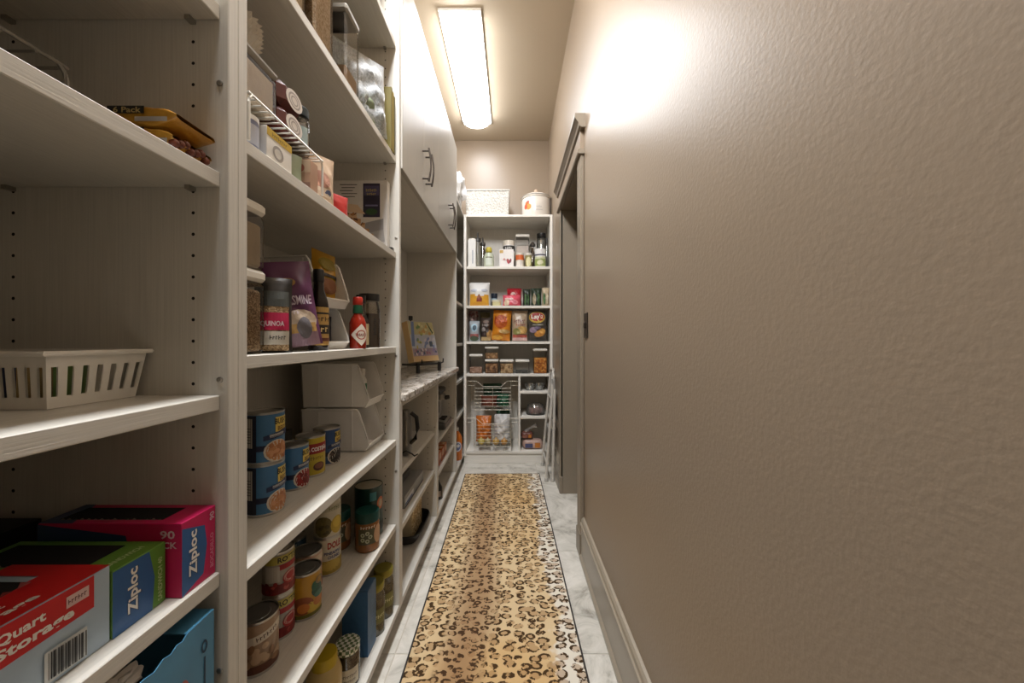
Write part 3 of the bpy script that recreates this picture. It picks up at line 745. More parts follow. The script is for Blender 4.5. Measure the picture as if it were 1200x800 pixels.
# ================================================================== can shelving unit, upper shelves
ZB1, ZB2, ZB3, ZB4, ZB5, ZB6 = [zs(q)+E5 for q in (.687, .329, -.026, -.377, -.695, -1.0)]
M_flour = mat('#d9cbb4', .9, bump=.002, bscale=60); M_oat = specks('#c0a888', '#a48a66', '#d8c6aa', 300); M_quin = specks('#a88a63', '#6d5232', '#cfb48c', 420)
M_brown = specks('#cdbb9e', '#b8a282', '#dccbb0', 420)
g = 'tall clear canisters on the high shelf'
canister('tall clear canister of brown grain by the near divider on the high shelf', -.50, .745, ZB1, .10, .09, .24, M_brown, .75, g)
canister('tall clear canister of tan oats in the middle of the high shelf', -.50, .868, ZB1, .10, .085, .245, M_oat, .8, g)
canister('tall clear canister half full with grey flip lid on the high shelf', -.50, 1.022, ZB1, .10, .082, .232, mat('#b49a7c', .8, bump=.002, bscale=60), .30, g, lid=mat('#8f8a80', .35))
t, S = bag('zip_bag', 'crumpled clear zip bag of dry goods on the high shelf', 'bag', -.492, 1.180, ZB1+.006, .185, .262, .10, clear('#e6eaec', .0, .45, .36), 50, tilt=-5, rough=.013, seed=4)
bag('dry_goods', 'green and tan dry goods inside the clear zip bag', 'food', -.49, 1.168, ZB1+.002, .11, .13, .06, mat('#6d7558', .7, var=.5, scale=35), 55, seed=9, rough=.008)
for i, (c, ww) in enumerate((('#6a5e22', .012), ('#8f7b2a', .012), ('#4f4a20', .012))):
    carton('slim_carton', ('olive', 'mustard', 'dark olive')[i]+' slim carton standing at the end of the high shelf', 'box', -.50, 1.307+.0165*i, ZB1, .13, ww, .225-.006*i, P(c), group='slim cartons at the shelf end')
# shelf with wire rack
wire_rack('white wire helper rack holding the flour bin and round tins', -.66, -.4375, .60, .833, ZB2, .082, M_wire, 13)
ZR = ZB2+.0845
t, S = canister('clear bin of flour with grey lid standing on the white wire rack', -.525, .645, ZR, .145, .105, .098, M_flour, .9, lid=mat('#98938a', .3), lidh=.016, name='flour_bin')
t = thing('coffee_filters', 'pleated stack of white paper filters lying on the flour bin', 'paper filters', (-.515, .648, ZR+.0985))
mb = MB()
for k in range(5):
    def F(a, b, k=k):
        th = 2*PI*a; r = .026+.028*b; fl = .0035*math.sin(24*th)*b
        return ((r+fl)*math.cos(th), (r+fl)*math.sin(th), .003+k*.0075+.032*b+fl*.4)
    mb = MB(); mb.grid(F, 96, 3)
    mb.add([F(i/24, 0) for i in range(24)], [tuple(range(24))]); mb.build('filter', mat('#cfc6b6', .9), t)
M_maroon = P('#5e2a22', .4)
for k, lab in enumerate(('lower maroon packet with white swirl label on the wire rack', 'upper maroon packet with white swirl label on the wire rack')):
    t = thing('swirl_packet', lab, 'food pack', (-.515, .742, ZR+.0005+k*.052), 0, 'maroon swirl packets')
    MB().box(-.06, -.036, 0, .065, .036, .051, .012).build('wrapper', M_maroon, t, 30)
    S = S_face('R', .13, .072, .051)
    decal(t, 'swirl_label', S, [('E', (.004, .026, .028, .020), P('#d8cfc4')), ('O', (.004, .026, .020, .015, .2), P('#9c938a')), ('O', (.004, .026, .012, .009, .25), P('#9c938a'))], .0006)
bottle('spice_bottle', 'clear spice bottle with dark teal cap on the wire rack', 'bottle', -.475, .806, ZR+.0005, [(.0, 0), (.019, 0), (.020, .002), (.020, .070), (.015, .078), (.015, .082)], M_clear, [(.016, .080), (.019, .081), (.019, .098), (.016, .102), (0, .102)], P('#263438'), None, (.015, .055, .018), P('#9fb0ae'), content=([(0, .001), (.0185, .001), (.0185, .05), (0, .05)], P('#a9a294')))
bottle('small_tin', 'small blue and white tin under the wire rack', 'tin', -.465, .625, ZB2, [(0, 0), (.022, 0), (.022, .048), (0, .048)], P('#7a7f9c', .3), [(.0225, .048), (.0225, .056), (0, .057)], M_white, None, (.006, .040, .02), P('#b8bcc8'), 30)
t, S = carton('tea_carton', 'white carton with yellow top stripe under the wire rack', 'box', -.492, .695, ZB2, .09, .075, .062, M_white)
decal(t, 'side_print', S('R'), [('R', (-.037, .046, .037, .061), P('#c2a02c')), ('X', (8, 0, .053, .007), P('#6d5a10')), ('O', (-.006, .024, .016, .014, .35), P('#a9a39c'))])
for i in range(3):
    bag('seasoning_packet', ('pale green', 'olive', 'sage')[i]+' seasoning packet standing under the wire rack', 'packet', -.475-.008*i, .752+.016*i, ZB2, .075, .066, .012, P(('#8f987c', '#77804c', '#a7ad98')[i], .35), 60, 'packets under the wire rack', seed=31+i, rough=.0015)
t, S = carton('tan_carton', 'tan and pink carton under the wire rack end', 'box', -.49, .812, ZB2, .09, .03, .068, P('#b8937a'))
decal(t, 'front_print', S('F'), [('R', (-.045, .04, .045, .067), P('#c7ab8e')), ('E', (.02, .05, .012, .010), P('#a05a48')), ('R', (-.045, .0, .045, .018), P('#8d6a5a'))])
t, S = bag('grain_pouch', 'cream paper pouch with pink print beside the wire rack', 'bag', -.483, .885, ZB2, .10, .128, .045, P('#c9ad90', .6), 60, seed=5, rough=.003)
decal(t, 'pouch_print', S, [('E', (.0, .06, .028, .02), P('#b58672')), ('R', (-.03, .02, .03, .04), P('#d8c4ac')), ('E', (.02, .03, .008, .008), P('#59607c'))], .002)
bag('grain_pouch', 'tall tan paper pouch behind the cream pouch', 'bag', -.53, .935, ZB2, .10, .150, .04, P('#b39a74', .6), 55, seed=6, rough=.003)
bag('red_pouch', 'small red pouch leaning next to the tan pouch', 'bag', -.470, .975, ZB2, .06, .062, .025, P('#a8231e', .35), 60, seed=7, rough=.002)
# tortilla carton against the end panel
x0, x1, y0, y1, h = -.655, -.458, 1.325, 1.352, .255
w_, d = x1-x0, y1-y0
t, S = carton('meal_carton', 'white carton with picture of stacked tortillas facing out by the end panel', 'box', (x0+x1)/2, (y0+y1)/2, ZB2, w_, d, h, P('#cfc9c0'))
TM = [P('#6b3a22'), P('#8a5230'), P('#a5703f'), P('#4c2a1a')]
sh = [('R', (.010, .120, .072, .244), P('#2b2536')), ('R', (.014, .200, .068, .236), P('#4b4560')), ('X', (7, .041, .219, .011, .040), P('#b5a04a')), ('X', (6, .041, .205, .009, .034), P('#b5a04a')), ('R', (.018, .160, .064, .166), P('#6f6a86')), ('E', (.041, .14, .022, .012), P('#2d4a26'))]
for i in range(5): sh.append(('R', (-.075+.006*(i % 2), .238-.011*i, -.012-.008*(i % 3), .241-.011*i), P('#57504a')))
sh += [('Q', ((-.02, .035), (.085, .075), (.085, .115), (.02, .10)), P('#8f8c8a')), ('Q', ((.0, .03), (.09, .03), (.085, .075), (.02, .06)), P('#a5a19d'))]
for i in range(5):
    z0 = .055+.018*i; a = .070-.008*i
    sh += [('Q', ((-.085, z0), (-.085+2*a*.95, z0-.012), (-.085+2*a*.95, z0+.004), (-.085, z0+.016)), P(('#c8a47c', '#b98d62')[i % 2]))] + blobs(rng, 9, -.08, z0+.003, -.085+1.8*a, z0+.006, .008, .0035, TM)
sh += [('Q', ((-.08, .145), (.02, .130), (-.01, .165), (-.06, .17)), P('#d0b493'))]
decal(t, 'front_print', S('F'), sh, .0004, .00004)
carton('black_clip', 'small black clip at the corner of the tortilla carton', 'clip', -.448, 1.332, ZB2, .018, .02, .010, M_blk_pl)
# ---- shelf at eye level
g = 'stacked clear canisters by the divider'
canister('lower clear canister of tan grain with white lid by the divider', -.512, .629, ZB3, .104, .090, .152, M_quin, .86, g)
canister('upper clear canister of cream grain stacked by the divider', -.512, .629, ZB3+.1525, .104, .090, .122, mat('#b7a68c', .9, bump=.002, bscale=70), .8, g)
# quinoa pouch
t, S = bag('grain_pouch', 'black pouch of grain with clear window and pink label', 'bag', -.470, .712, ZB3, .064, .148, .042, P('#171514', .3), 40, seed=12, rough=.0015, seal=P('#221f1e', .3))
decal(t, 'window_print', S, [('R', (-.029, .004, .025, .108), M_quin), ('R', (-.029, .090, .025, .120), P('#3a3d38')), ('R', (-.029, .044, .025, .078), P('#b81f4c')), ('T', ('QUINOA', -.005, .056, .012, .040, 0, .03), P('#e2c9cf')), ('R', (-.029, .016, .025, .042), P('#c9c4b8')), ('X', (6, .005, .030, .008, .030), M_black)], .0015, .0006)
bottle('black_bottle', 'black bottle standing behind the grain pouch', 'bottle', -.580, .745, ZB3, [(0, 0), (.026, 0), (.026, .12), (.013, .145), (.013, .165)], P('#1b1715', .2), [(.016, .160), (.016, .185), (0, .186)], M_blk_pl)
# jasmine rice bag
t, S = bag('rice_bag', 'purple bag of jasmine rice leaning over, with pale window', 'bag', -.478, .803, ZB3+.0095, .105, .188, .050, P('#5d2f52', .3), 36, lean=-9, seed=14, rough=.004)
M_pw = P('#c8b49c')
decal(t, 'bag_print', S, [('R', (-.046, .0, .046, .030), P('#9b7f8f')), ('E', (.012, .055, .036, .026), M_pw), ('R', (-.044, .03, .044, .05), P('#b08a4e')), ('E', (.020, .040, .015, .024), P('#6d6a70')), ('T', ('JASMINE', .017, .098, .026, .056, 0, .02), P('#cdbfca')), ('X', (4, 0, .075, .009, .03), P('#e0d5dc')), ('E', (0, .140, .016, .010), P('#a8844e'))], .0035, .0006)
t, S = bottle('sauce_bottle', 'dark brown sauce bottle with gold and black label', 'bottle', -.478, .892, ZB3, [(0, 0), (.021, 0), (.0225, .003), (.0225, .110), (.020, .125), (.012, .150), (.011, .175)], P('#1d130d', .12), [(.0125, .168), (.0125, .196), (.011, .199), (0, .199)], M_blk_pl, None, (.012, .105, .030), P('#b38d4c'), 25)
decal(t, 'lettering', S, [('R', (-.030, .088, .030, .092), M_black), ('R', (-.030, .040, .030, .062), P('#2a1d12')), ('X', (3, 0, .051, .013), P('#d6b878')), ('X', (5, 0, .076, .011), P('#3a2312')), ('R', (-.03, .022, .03, .03), P('#5c2f1c'))], .0008)
# stacking bins
def stack_bin(label, x, y, z, w_, d, h, group, rotz=90, m=None):
    """open-front bin, front toward local -y"""
    t = thing('stacking_bin', label, 'bin', (x, y, z), rotz, group); T_ = .0022; m = m or M_wpl
    side = [(-d/2+.012, 0), (d/2-.006, 0), (d/2, h), (-d/2+.040, h), (-d/2+.004, h*.30), (-d/2, h*.16)]
    mb = MB()
    for sx in (-1, 1):
        mb.prism(side, 'x', sx*w_/2-(T_ if sx > 0 else 0), sx*w_/2+(T_ if sx < 0 else 0))
    mb.box(-w_/2, -d/2+.012, 0, w_/2, d/2-.006, T_)
    mb.add([(-w_/2, d/2-.006, 0), (w_/2, d/2-.006, 0), (w_/2, d/2, h), (-w_/2, d/2, h), (-w_/2, d/2-.006-T_, 0), (w_/2, d/2-.006-T_, 0), (w_/2, d/2-T_, h), (-w_/2, d/2-T_, h)], [(0,1,2,3), (4,5,6,7), (0,1,5,4), (2,3,7,6)])
    mb.add([(-w_/2, -d/2+.012, 0), (w_/2, -d/2+.012, 0), (w_/2, -d/2, h*.18), (-w_/2, -d/2, h*.18), (-w_/2, -d/2+.012+T_, 0), (w_/2, -d/2+.012+T_, 0), (w_/2, -d/2+T_, h*.18), (-w_/2, -d/2+T_, h*.18)], [(0,1,2,3), (4,5,6,7), (2,3,7,6)])
    mb.build('tub', m, t)
    for sx in (-1, 1):
        r = MB(); r.tube([(sx*w_/2, d/2, h), (sx*w_/2, -d/2+.040, h), (sx*w_/2, -d/2+.032, h*.93), (sx*w_/2, -d/2+.004, h*.30), (sx*w_/2, -d/2, h*.17), (0, -d/2, h*.17)], .0028, 6); r.build('rim', m, t, True)
    for k in (-.25, .25):
        MB().box(w_*k-.004, -.0, -.0, w_*k+.004, .004, .002) 
        r = MB()
        for sx in (-1, 1): r.box(sx*w_/2-.0016, d*k-.002, .004, sx*w_/2+.0016, d*k+.002, h-.004)
        r.build('rib', m, t)
    return t
M_bin = mat('#ece9e3', .4, var=.02, name='bin_plastic')
g = 'small stacking bins behind the bottles'
stack_bin('lower small white stacking bin holding navy packets', -.580, 1.000, ZB3, .120, .20, .112, g, 80, M_bin)
stack_bin('upper small white stacking bin holding a yellow bag', -.580, 1.000, ZB3+.1135, .120, .20, .128, g, 80, M_bin)
for i in range(3): bag('snack_packet', ('dark navy packet at the front of the lower small bin', 'dark navy packet in the middle of the lower small bin', 'dark navy packet at the back of the lower small bin')[i], 'packet', -.530-.034*i, 1.003, ZB3+.004, .085, .088, .022, mat('#171b28', .3, var=.5, scale=50), 80, 'navy packets in the bin', seed=41+i, rough=.003)
t, S = bag('yellow_bag', 'yellow food bag sticking out of the upper small stacking bin', 'bag', -.525, 1.005, ZB3+.135, .075, .150, .045, P('#b88a1e', .35), 62, tilt=-14, lean=10, seed=44, rough=.004)
decal(t, 'bag_print', S, [('E', (0, .035, .03, .022), P('#8a5a3a')), ('R', (-.036, .062, .036, .072), P('#2a1f14')), ('E', (.0, .105, .028, .02), P('#8d7a1c'))], .003)
# hot sauce
r = .0235
t, S = bottle('hot_sauce_bottle', 'red hot sauce bottle with red cap, green neck band and white diamond label', 'bottle', -.458, 1.072, ZB3, [(0, 0), (r-.001, 0), (r, .003), (r, .075), (r*.8, .088), (r*.5, .100), (r*.48, .130)], P('#8f2210', .12), [(r*.55, .128), (r*.6, .130), (r*.6, .148), (r*.5, .152), (0, .152)], P('#b22a1a', .35), extra=25)
MB().lathe([(r*.56, .103), (r*.6, .106), (r*.55, .128)], 20, cap=False).build('neck_band', P('#1f5a3c', .35), t, 35)
decal(t, 'diamond_label', S, [('Q', ((0, .008), (.030, .040), (0, .072), (-.030, .040)), P('#ddd2c4')), ('O', (0, .040, .014, .014, .2), P('#a8442c')), ('T', ('TABASCO', 0, .040, .008, .034), P('#7a2a18'))], .0006)
bottle('sauce_bottle', 'clear brown sauce bottle with black cap behind the hot sauce', 'bottle', -.475, 1.135, ZB3, [(0, 0), (.024, 0), (.024, .085), (.012, .115), (.011, .145)], clear('#cdb89a', .3), [(.0145, .140), (.0145, .165), (0, .166)], M_blk_pl, None, (.01, .075, .022), P('#b7a27c'), 20, content=([(0, .002), (.022, .002), (.022, .08), (0, .08)], P('#4a2c18')))
r = .034
t, S = bottle('spice_jar', 'large glass jar of brown spice with wide black lid', 'jar', -.480, 1.215, ZB3, [(0, 0), (r, 0), (r, .125), (r*.93, .140), (r*.82, .152), (r*.82, .158)], clear('#ded8cc', .5), [(r*.9, .156), (r*.95, .157), (r*.95, .178), (0, .179)], M_blk_pl, content=([(0, .002), (r*.94, .002), (r*.94, .112), (0, .112)], mat('#5a4026', .9, bump=.001, bscale=200)))
decal(t, 'lettering', S, [('X', (8, .018, .07, .012, .055, PI/2), M_black)], .0006)
# ---- can shelf
def bean_can(label, x, y, z, beans, extra=0, r=.0375, h=.110, dark=False):
    t, S = can(label, x, y, z, r, h, mat('#41729b' if not dark else '#2b4a78', .35, var=.18, scale=18), 'blue bean cans')
    B = [P(c) for c in beans]
    sh = [('R', (-.062, .028, .05, .040), P('#161c38')), ('R', (-.050, .006, -.016, h-.006), P('#14182c')), ('R', (-.046, .036, -.024, h-.012), P('#b7b2a6'))]
    sh += [('R', (-.044, .046+.006*i, -.027, .048+.006*i), P('#5c5a58')) for i in range(6)]
    o = R(extra)*r+.008
    sh += [('R', (.016+o, h-.044, .046+o, h-.012), P('#d6bd5a')), ('T', ("BUSH'S", .032+o, h-.021, .013, .034, 0, .03), M_black), ('T', ('BEST', .032+o, h-.037, .010, .022, 0, .03), P('#7a5420')),
           ('E', (.020+o, .026, .026, .024), P('#c9c2b4')), ('E', (.022+o, .026, .024, .022), B[0])]
    sh += blobs(rng, 16, .004+o, .012, .040+o, .040, .006, .0045, B)
    sh += [('Q', ((-.006+o, .050), (.046+o, .058), (.046+o, .072), (-.006+o, .060)), P('#1c2c50')), ('X', (62, .020+o, .0605, .008, .030, .1, .03), M_white)]
    decal(t, 'label_print', S, sh, .0007, .00006)
    return t
bean_can('lower blue can of tan beans in the stack by the divider', -.547, .800, ZB4, ('#b98052', '#c9936a', '#a86c44'))
bean_can('upper blue can of tan beans in the stack by the divider', -.547, .800, ZB4+.1105, ('#b98052', '#c9936a', '#a86c44'), -8)
bean_can('blue can of red kidney beans next to the two-can stack', -.566, .930, ZB4, ('#8e2420', '#a63a30', '#6e1a1a'))
t, S = can('yellow can of beans with red brand band', -.569, 1.02, ZB4, .0375, .110, P('#b7a028', .35), 'cans in a row on the bean shelf')
decal(t, 'label_print', S, [('R', (-.055, .062, .055, .090), P('#8e2018')), ('T', ('LA COSTEÑA', .018, .076, .014, .062, 0, .03), M_white), ('E', (.022, .026, .016, .012), P('#4a2318')), ('E', (.022, .028, .012, .008), P('#7a4a30')), ('X', (8, .012, .050, .010, .045), P('#5c4310'))], .0007, .00007)
bean_can('dark blue can of black beans at the end of the can row', -.570, 1.110, ZB4, ('#2a2220', '#4a3c38', '#1c1614'), dark=True)
g = 'large stacking bins on the can shelf'
stack_bin('lower large white stacking bin on the can shelf', -.595, 1.286, ZB4, .142, .225, .140, g, 90, M_bin)
stack_bin('upper large white stacking bin holding a white bottle', -.595, 1.286, ZB4+.147, .142, .225, .146, g, 90, M_bin)
bottle('white_bottle', 'white bottle with green label inside the upper large bin', 'bottle', -.545, 1.30, ZB4+.1505, [(0, 0), (.021, 0), (.021, .08), (.014, .095), (.014, .105)], M_wpl, [(.016, .100), (.016, .122), (0, .123)], M_wpl, None, (.02, .07, .024), P('#2f6a4a'), 30)
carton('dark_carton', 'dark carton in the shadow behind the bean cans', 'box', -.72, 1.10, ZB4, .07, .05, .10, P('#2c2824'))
# ---- lower can shelf
t = thing('coffee_can', 'large dark green coffee can behind the peanut butter jar', 'can', (-.515, 1.298, ZB5)); r, h = .047, .176
MB().lathe([(r, 0), (r*1.02, .002), (r, .005), (r, h-.005), (r*1.02, h-.002), (r*.98, h)], 36, cap=False).build('body', P('#12352c', .3), t, 35)
MB().lathe([(r*.99, h-.004), (0, h-.004)], 36).build('lid', mat('#b5ad98', .45, metal=.15), t); MB().lathe([(r, .001), (0, .001)], 36).build('bottom', M_tin, t)
S = S_cyl(r*1.0, face_cam(-.515, 1.298, 10))
decal(t, 'label_print', S, [('R', (-.005, h-.045, .018, h-.015), P('#3f7d84')), ('E', (.036, h-.06, .016, .022), P('#c8704a')), ('E', (.036, h-.06, .010, .014), P('#b8a88c')), ('R', (-.06, .02, .06, .05), P('#0c221c')), ('X', (6, 0, h-.085, .018, .05), P('#c2b68c'))])
def pb_jar(label, x, y, extra=0):
    r = .038
    t, S = bottle('peanut_butter_jar', label, 'jar', x, y, ZB5, [(0, 0), (r-.004, 0), (r, .005), (r, .035), (r*.97, .05), (r, .065), (r, .088), (r*.9, .098)], mat('#8a5c34', .25, var=.1, scale=12), [(r*.97, .094), (r*1.02, .096), (r*1.02, .122), (r*.97, .126), (0, .126)], P('#10403a', .35), 'peanut butter jars')
    sh = [('R', (-.030, .028, .038, .078), P('#4c4a30')), ('X', (6, .004, .083, .009, .05), P('#e0d6c0'))]
    for i in range(5): sh += [('E', (-.004+.013*math.cos(i*1.257), .052+.013*math.sin(i*1.257), .0065, .0065), P('#b3b49a')), ('E', (-.004+.013*math.cos(i*1.257), .052+.013*math.sin(i*1.257), .003, .003), P('#5d6238'))]
    sh += [('E', (.036, .055, .016, .030), P('#b8906c'))]
    decal(t, 'label_print', S, sh, .0004, .0001)
pb_jar('peanut butter jar with dark green lid near the front of the lower shelf', -.484, 1.208)
pb_jar('peanut butter jar with dark green lid behind the pineapple cans', -.585, 1.215)
M_gold = P('#c2a53e')
def fruit_can(label, x, y, z, kind):
    r, h = .0375, .110
    t, S = can(label, x, y, z, r, h, P('#cdc6b0', .35), 'stacked fruit cans')
    if kind: sh = [('R', (-.055, .0062, .055, .045), P('#a08a3c')), ('T', ('DOLE', .020, .088, .020, .040, 0, .04), P('#a02a20')), ('T', ('PINEAPPLE', .016, .066, .009, .050, 0, .03), P('#343a6c')), ('T', ('CHUNKS', .018, .054, .009, .036, 0, .03), P('#343a6c')), ('E', (.01, .03, .03, .016), P('#c2a850'))]
    else: sh = [('E', (-.012, .035, .026, .03), P('#6d6234')), ('E', (.028, .035, .020, .026), M_gold), ('E', (.028, .042, .014, .016), P('#d8bc4c')), ('R', (-.05, .078, .05, .094), P('#b8b29a')), ('X', (5, .02, .086, .011, .032, 0, .03), P('#5c6a38'))] + blobs(rng, 10, -.03, .015, .005, .055, .006, .005, [P('#7d7040'), P('#4f4a28')])
    decal(t, 'label_print', S, sh, .0007, .00007)
fruit_can('lower white can of pineapple chunks in its stack', -.558, 1.092, ZB5, 1)
fruit_can('upper fruit can stacked on the pineapple chunks', -.558, 1.092, ZB5+.1105, 0)
t, S = can('plain blue can at the back of the lower can shelf', -.655, 1.075, ZB5, .0375, .110, P('#35566e', .3), 'cans on the lower shelf'); decal(t, 'label_print', S, [('R', (.0, .01, .012, .1), P('#9fb0b8'))])
t, S = can('pale peach label pull-top can behind the yellow peach can', -.572, 1.008, ZB5, .0375, .110, P('#c7a58c', .35), 'cans on the lower shelf', lid=M_tin_d)
decal(t, 'label_print', S, [('E', (.028, .065, .018, .018), P('#a8605c')), ('R', (-.055, .006, .055, .03), P('#8e4c46')), ('R', (-.055, .085, .055, .1), P('#d8c4ac'))] + blobs(rng, 14, .01, .015, .05, .055, .008, .007, [P('#a3474a'), P('#b96a60'), P('#7d3434')]), .0007, .00006)
t, S = can('yellow pull-top can of sliced peaches on the lower shelf', -.530, .925, ZB5, .0375, .112, P('#b98a24', .35), 'cans on the lower shelf', lid=M_tin_d)
decal(t, 'label_print', S, [('E', (-.006, .036, .026, .022), P('#8e4a22')), ('E', (.020, .028, .020, .014), P('#c8a838')), ('E', (-.004, .030, .014, .012), P('#c9762c')), ('E', (.034, .036, .016, .012), P('#b8722c')), ('R', (-.05, .006, .05, .014), P('#6d6a28')), ('E', (.030, .064, .016, .016), P('#1f4a3c')), ('E', (.022, .076, .008, .012), P('#2c5a44')), ('E', (.036, .052, .016, .008), P('#3c6a58')), ('O', (.036, .086, .012, .010, .35), P('#8d7a5c'))], .0007, .00007)
def tomato_can(label, x, y, z):
    r, h = .033, .101
    t, S = can(label, x, y, z, r, h, P('#a9a196', .35), 'stacked tomato cans')
    sh = [('R', (-.05, .074, .05, .093), P('#b9ad52')), ('T', ('RO*TEL', .024, .0835, .013, .052, 0, .03), M_black), ('R', (.0, .060, .05, .072), P('#9d1f20')), ('R', (-.05, .0055, .05, .028), P('#7d2422')), ('R', (-.028, .034, .002, .070), P('#c2bcb2')), ('E', (.026, .038, .018, .016), P('#a83030')), ('O', (.026, .040, .016, .012, .3), P('#c89a90'))] + blobs(rng, 16, -.045, .010, .045, .03, .006, .005, [P('#8e2a28'), P('#6e1c1c'), P('#b05048')])
    decal(t, 'label_print', S, sh, .0007, .00006)
tomato_can('lower can of diced tomatoes in its stack', -.556, .860, ZB5)
tomato_can('upper can of diced tomatoes in its stack', -.556, .860, ZB5+.1015)
t, S = can('pull-top can with a tan bean label beside the tomato cans', -.545, .776, ZB5, .0375, .110, P('#a08468', .35), 'cans on the lower shelf', lid=M_tin_d)
decal(t, 'label_print', S, [('Q', ((-.02, .062), (.05, .076), (.05, .094), (-.02, .080)), P('#d6cbb8')), ('X', (7, .018, .079, .009, .044, .18, .03), P('#4a2c1c')), ('R', (-.055, .006, .055, .022), P('#5e3424'))] + blobs(rng, 18, -.03, .02, .05, .058, .009, .007, [P('#b08e6c'), P('#8d6a4a'), P('#c2a585')]), .0007, .00006)
def salsa_can(label, x, y, z, c):
    t, S = can(label, x, y, z, .0375, .110, P(c, .35), 'stacked cans by the divider')
    decal(t, 'label_print', S, [('R', (-.055, .06, .055, .095), P('#a8443a')), ('R', (-.055, .006, .055, .03), P('#4c5a38'))]+blobs(rng, 14, -.01, .012, .055, .055, .008, .007, [P('#4a5630'), P('#8a4a34'), P('#6d3a2c')]), .0007, .00006)
salsa_can('lower green and orange label can against the divider', -.545, .672, ZB5, '#8d5a3c')
salsa_can('upper red and green label can against the divider', -.545, .672, ZB5+.1105, '#7d6248')
# ---- bottom shelf
x0, x1, y0, y1, h = -.535, -.453, 1.135, 1.203, .205
t, S = carton('blue_carton', 'deep blue carton on the bottom shelf beside the pickle jars', 'box', (x0+x1)/2, (y0+y1)/2, ZB6, x1-x0, y1-y0, h, mat('#3c6792', .45, var=.1, scale=60, bump=.0008, bscale=90))
decal(t, 'side_print', S('R'), [('R', (-.030, .01, .030, .05), P('#3f6790')), ('X', (8, 0, .12, .016, .09, PI/2), P('#5c80a8'))])
mb = MB(); mb.box(-.0405, -.0335, h, .0405, .0335, h+.004, .001); mb.build('folded_top', mat('#42698f', .45), t)
def pickle(label, x, y):
    r = .035; t, S = bottle('pickle_jar', label, 'jar', x, y, ZB6, [(0, 0), (r, 0), (r, .125), (r*.88, .140), (r*.88, .146)], clear('#c9c58c', .4), [(r*.93, .144), (r*.97, .146), (r*.97, .164), (r*.9, .168), (0, .166)], mat('#8f8636', .3, metal=.4), 'pickle jars', content=([(0, .002), (r*.95, .002), (r*.95, .12), (0, .12)], mat('#5d5a22', .4, var=.4, scale=40)))
    decal(t, 'label', S, [('R', (-.02, .04, .045, .09), P('#6e6a34')), ('X', (7, .016, .065, .012, .05), P('#d2cc9c'))])
pickle('jar of pickles with gold lid by the end panel on the bottom shelf', -.470, 1.321)
pickle('jar of pickles with gold lid behind the deep blue carton', -.475, 1.243)
def gingham():
    m = bpy.data.materials.new('gingham_print'); m.use_nodes = True; nt = m.node_tree; b = nt.nodes['Principled BSDF']
    tc = nt.nodes.new('ShaderNodeTexCoord'); c = nt.nodes.new('ShaderNodeTexChecker'); c.inputs['Scale'].default_value = 110
    c.inputs[1].default_value = (*lin('#dcdcd0'), 1); c.inputs[2].default_value = (*lin('#51683c'), 1)
    nt.links.new(tc.outputs['Object'], c.inputs[0]); nt.links.new(c.outputs[0], b.inputs['Base Color']); b.inputs['Roughness'].default_value = .4
    return m
r = .034
t, S = bottle('jam_jar', 'dark jam jar with green gingham lid on the bottom shelf', 'jar', -.484, 1.062, ZB6, [(0, 0), (r, 0), (r, .085), (r*.9, .095)], clear('#d8ccd0', .5), [(r*.95, .092), (r*1.02, .094), (r*1.02, .108), (r*.95, .111), (0, .111)], gingham(), content=([(0, .002), (r*.95, .002), (r*.95, .09), (0, .09)], P('#1d0c12', .2)))
decal(t, 'label', S, [('R', (-.028, .008, .034, .055), P('#cfc8b4')), ('X', (9, .003, .036, .009, .05), P('#4a3c34')), ('X', (10, .003, .022, .008, .04), P('#4a3c34'))])
r = .044
t, S = bottle('yellow_lid_jar', 'cream jar with bright yellow lid on the bottom shelf', 'jar', -.512, .985, ZB6, [(0, 0), (r*.95, 0), (r, .006), (r, .090), (r*.85, .112), (r*.72, .118)], P('#c2ab74', .3), [(r*.70, .112), (r*.74, .114), (r*.74, .142), (r*.70, .146), (0, .146)], P('#b9a01e', .35))
decal(t, 'label', S, [('R', (-.035, .015, .04, .075), P('#d3c8a4')), ('X', (7, 0, .05, .014, .06), P('#7a6414'))])
bottle('dark_bottle', 'small dark bottle behind the yellow lid jar', 'bottle', -.57, 1.065, ZB6, [(0, 0), (.025, 0), (.025, .09), (.012, .115)], P('#20161a', .2), [(.015, .112), (.015, .135), (0, .136)], M_blk_pl)
# ================================================================== counter niche
ZK = zs(-.207)+E5
bk = (-.563, 2.33)
t = thing('book_easel', 'black metal easel standing on the stone counter', 'easel', (bk[0], bk[1], ZK), 60)
MB().tube([(0, .050, .0065), (0, .105, .10), (0, .128, .36)], .006, 6).build('post', M_blk_pl, t)
MB().box(-.014, .118, .335, .014, .134, .365, .003).build('post_cap', M_blk_pl, t)
for sx in (-1, 1):
    MB().box(sx*.098-.010, -.045, 0, sx*.098+.010, -.028, .062, .002).build('foot', M_blk_pl, t)
    MB().tube([(sx*.098, -.045, .052), (sx*.098, -.068, .060), (sx*.098, -.070, .085)], .005, 6).build('hook', M_blk_pl, t)
MB().box(-.112, -.042, .045, .112, .090, .055, .002).build('ledge', M_blk_pl, t)
t = thing('cookbook', 'thick cookbook with a busy colourful cover propped on the black easel', 'book', (bk[0], bk[1], ZK+.064), rot=(R(-14), 0, R(60)))
w_, d, h = .225, .045, .262
MB().box(-w_/2+.003, -.020, .003, w_/2-.004, .022, h-.003).build('pages', P('#d8cba8', .8), t)
MB().box(-w_/2, -.0235, 0, w_/2, -.0200, h, .001).build('cover', P('#b9b4b8', .35), t)
MB().box(-w_/2, .0220, 0, w_/2, .0255, h, .001).build('cover', P('#c2a878', .35), t)
MB().box(-w_/2-.003, -.0235, 0, -w_/2+.003, .0255, h, .001).build('spine', P('#c9ab78', .4), t)
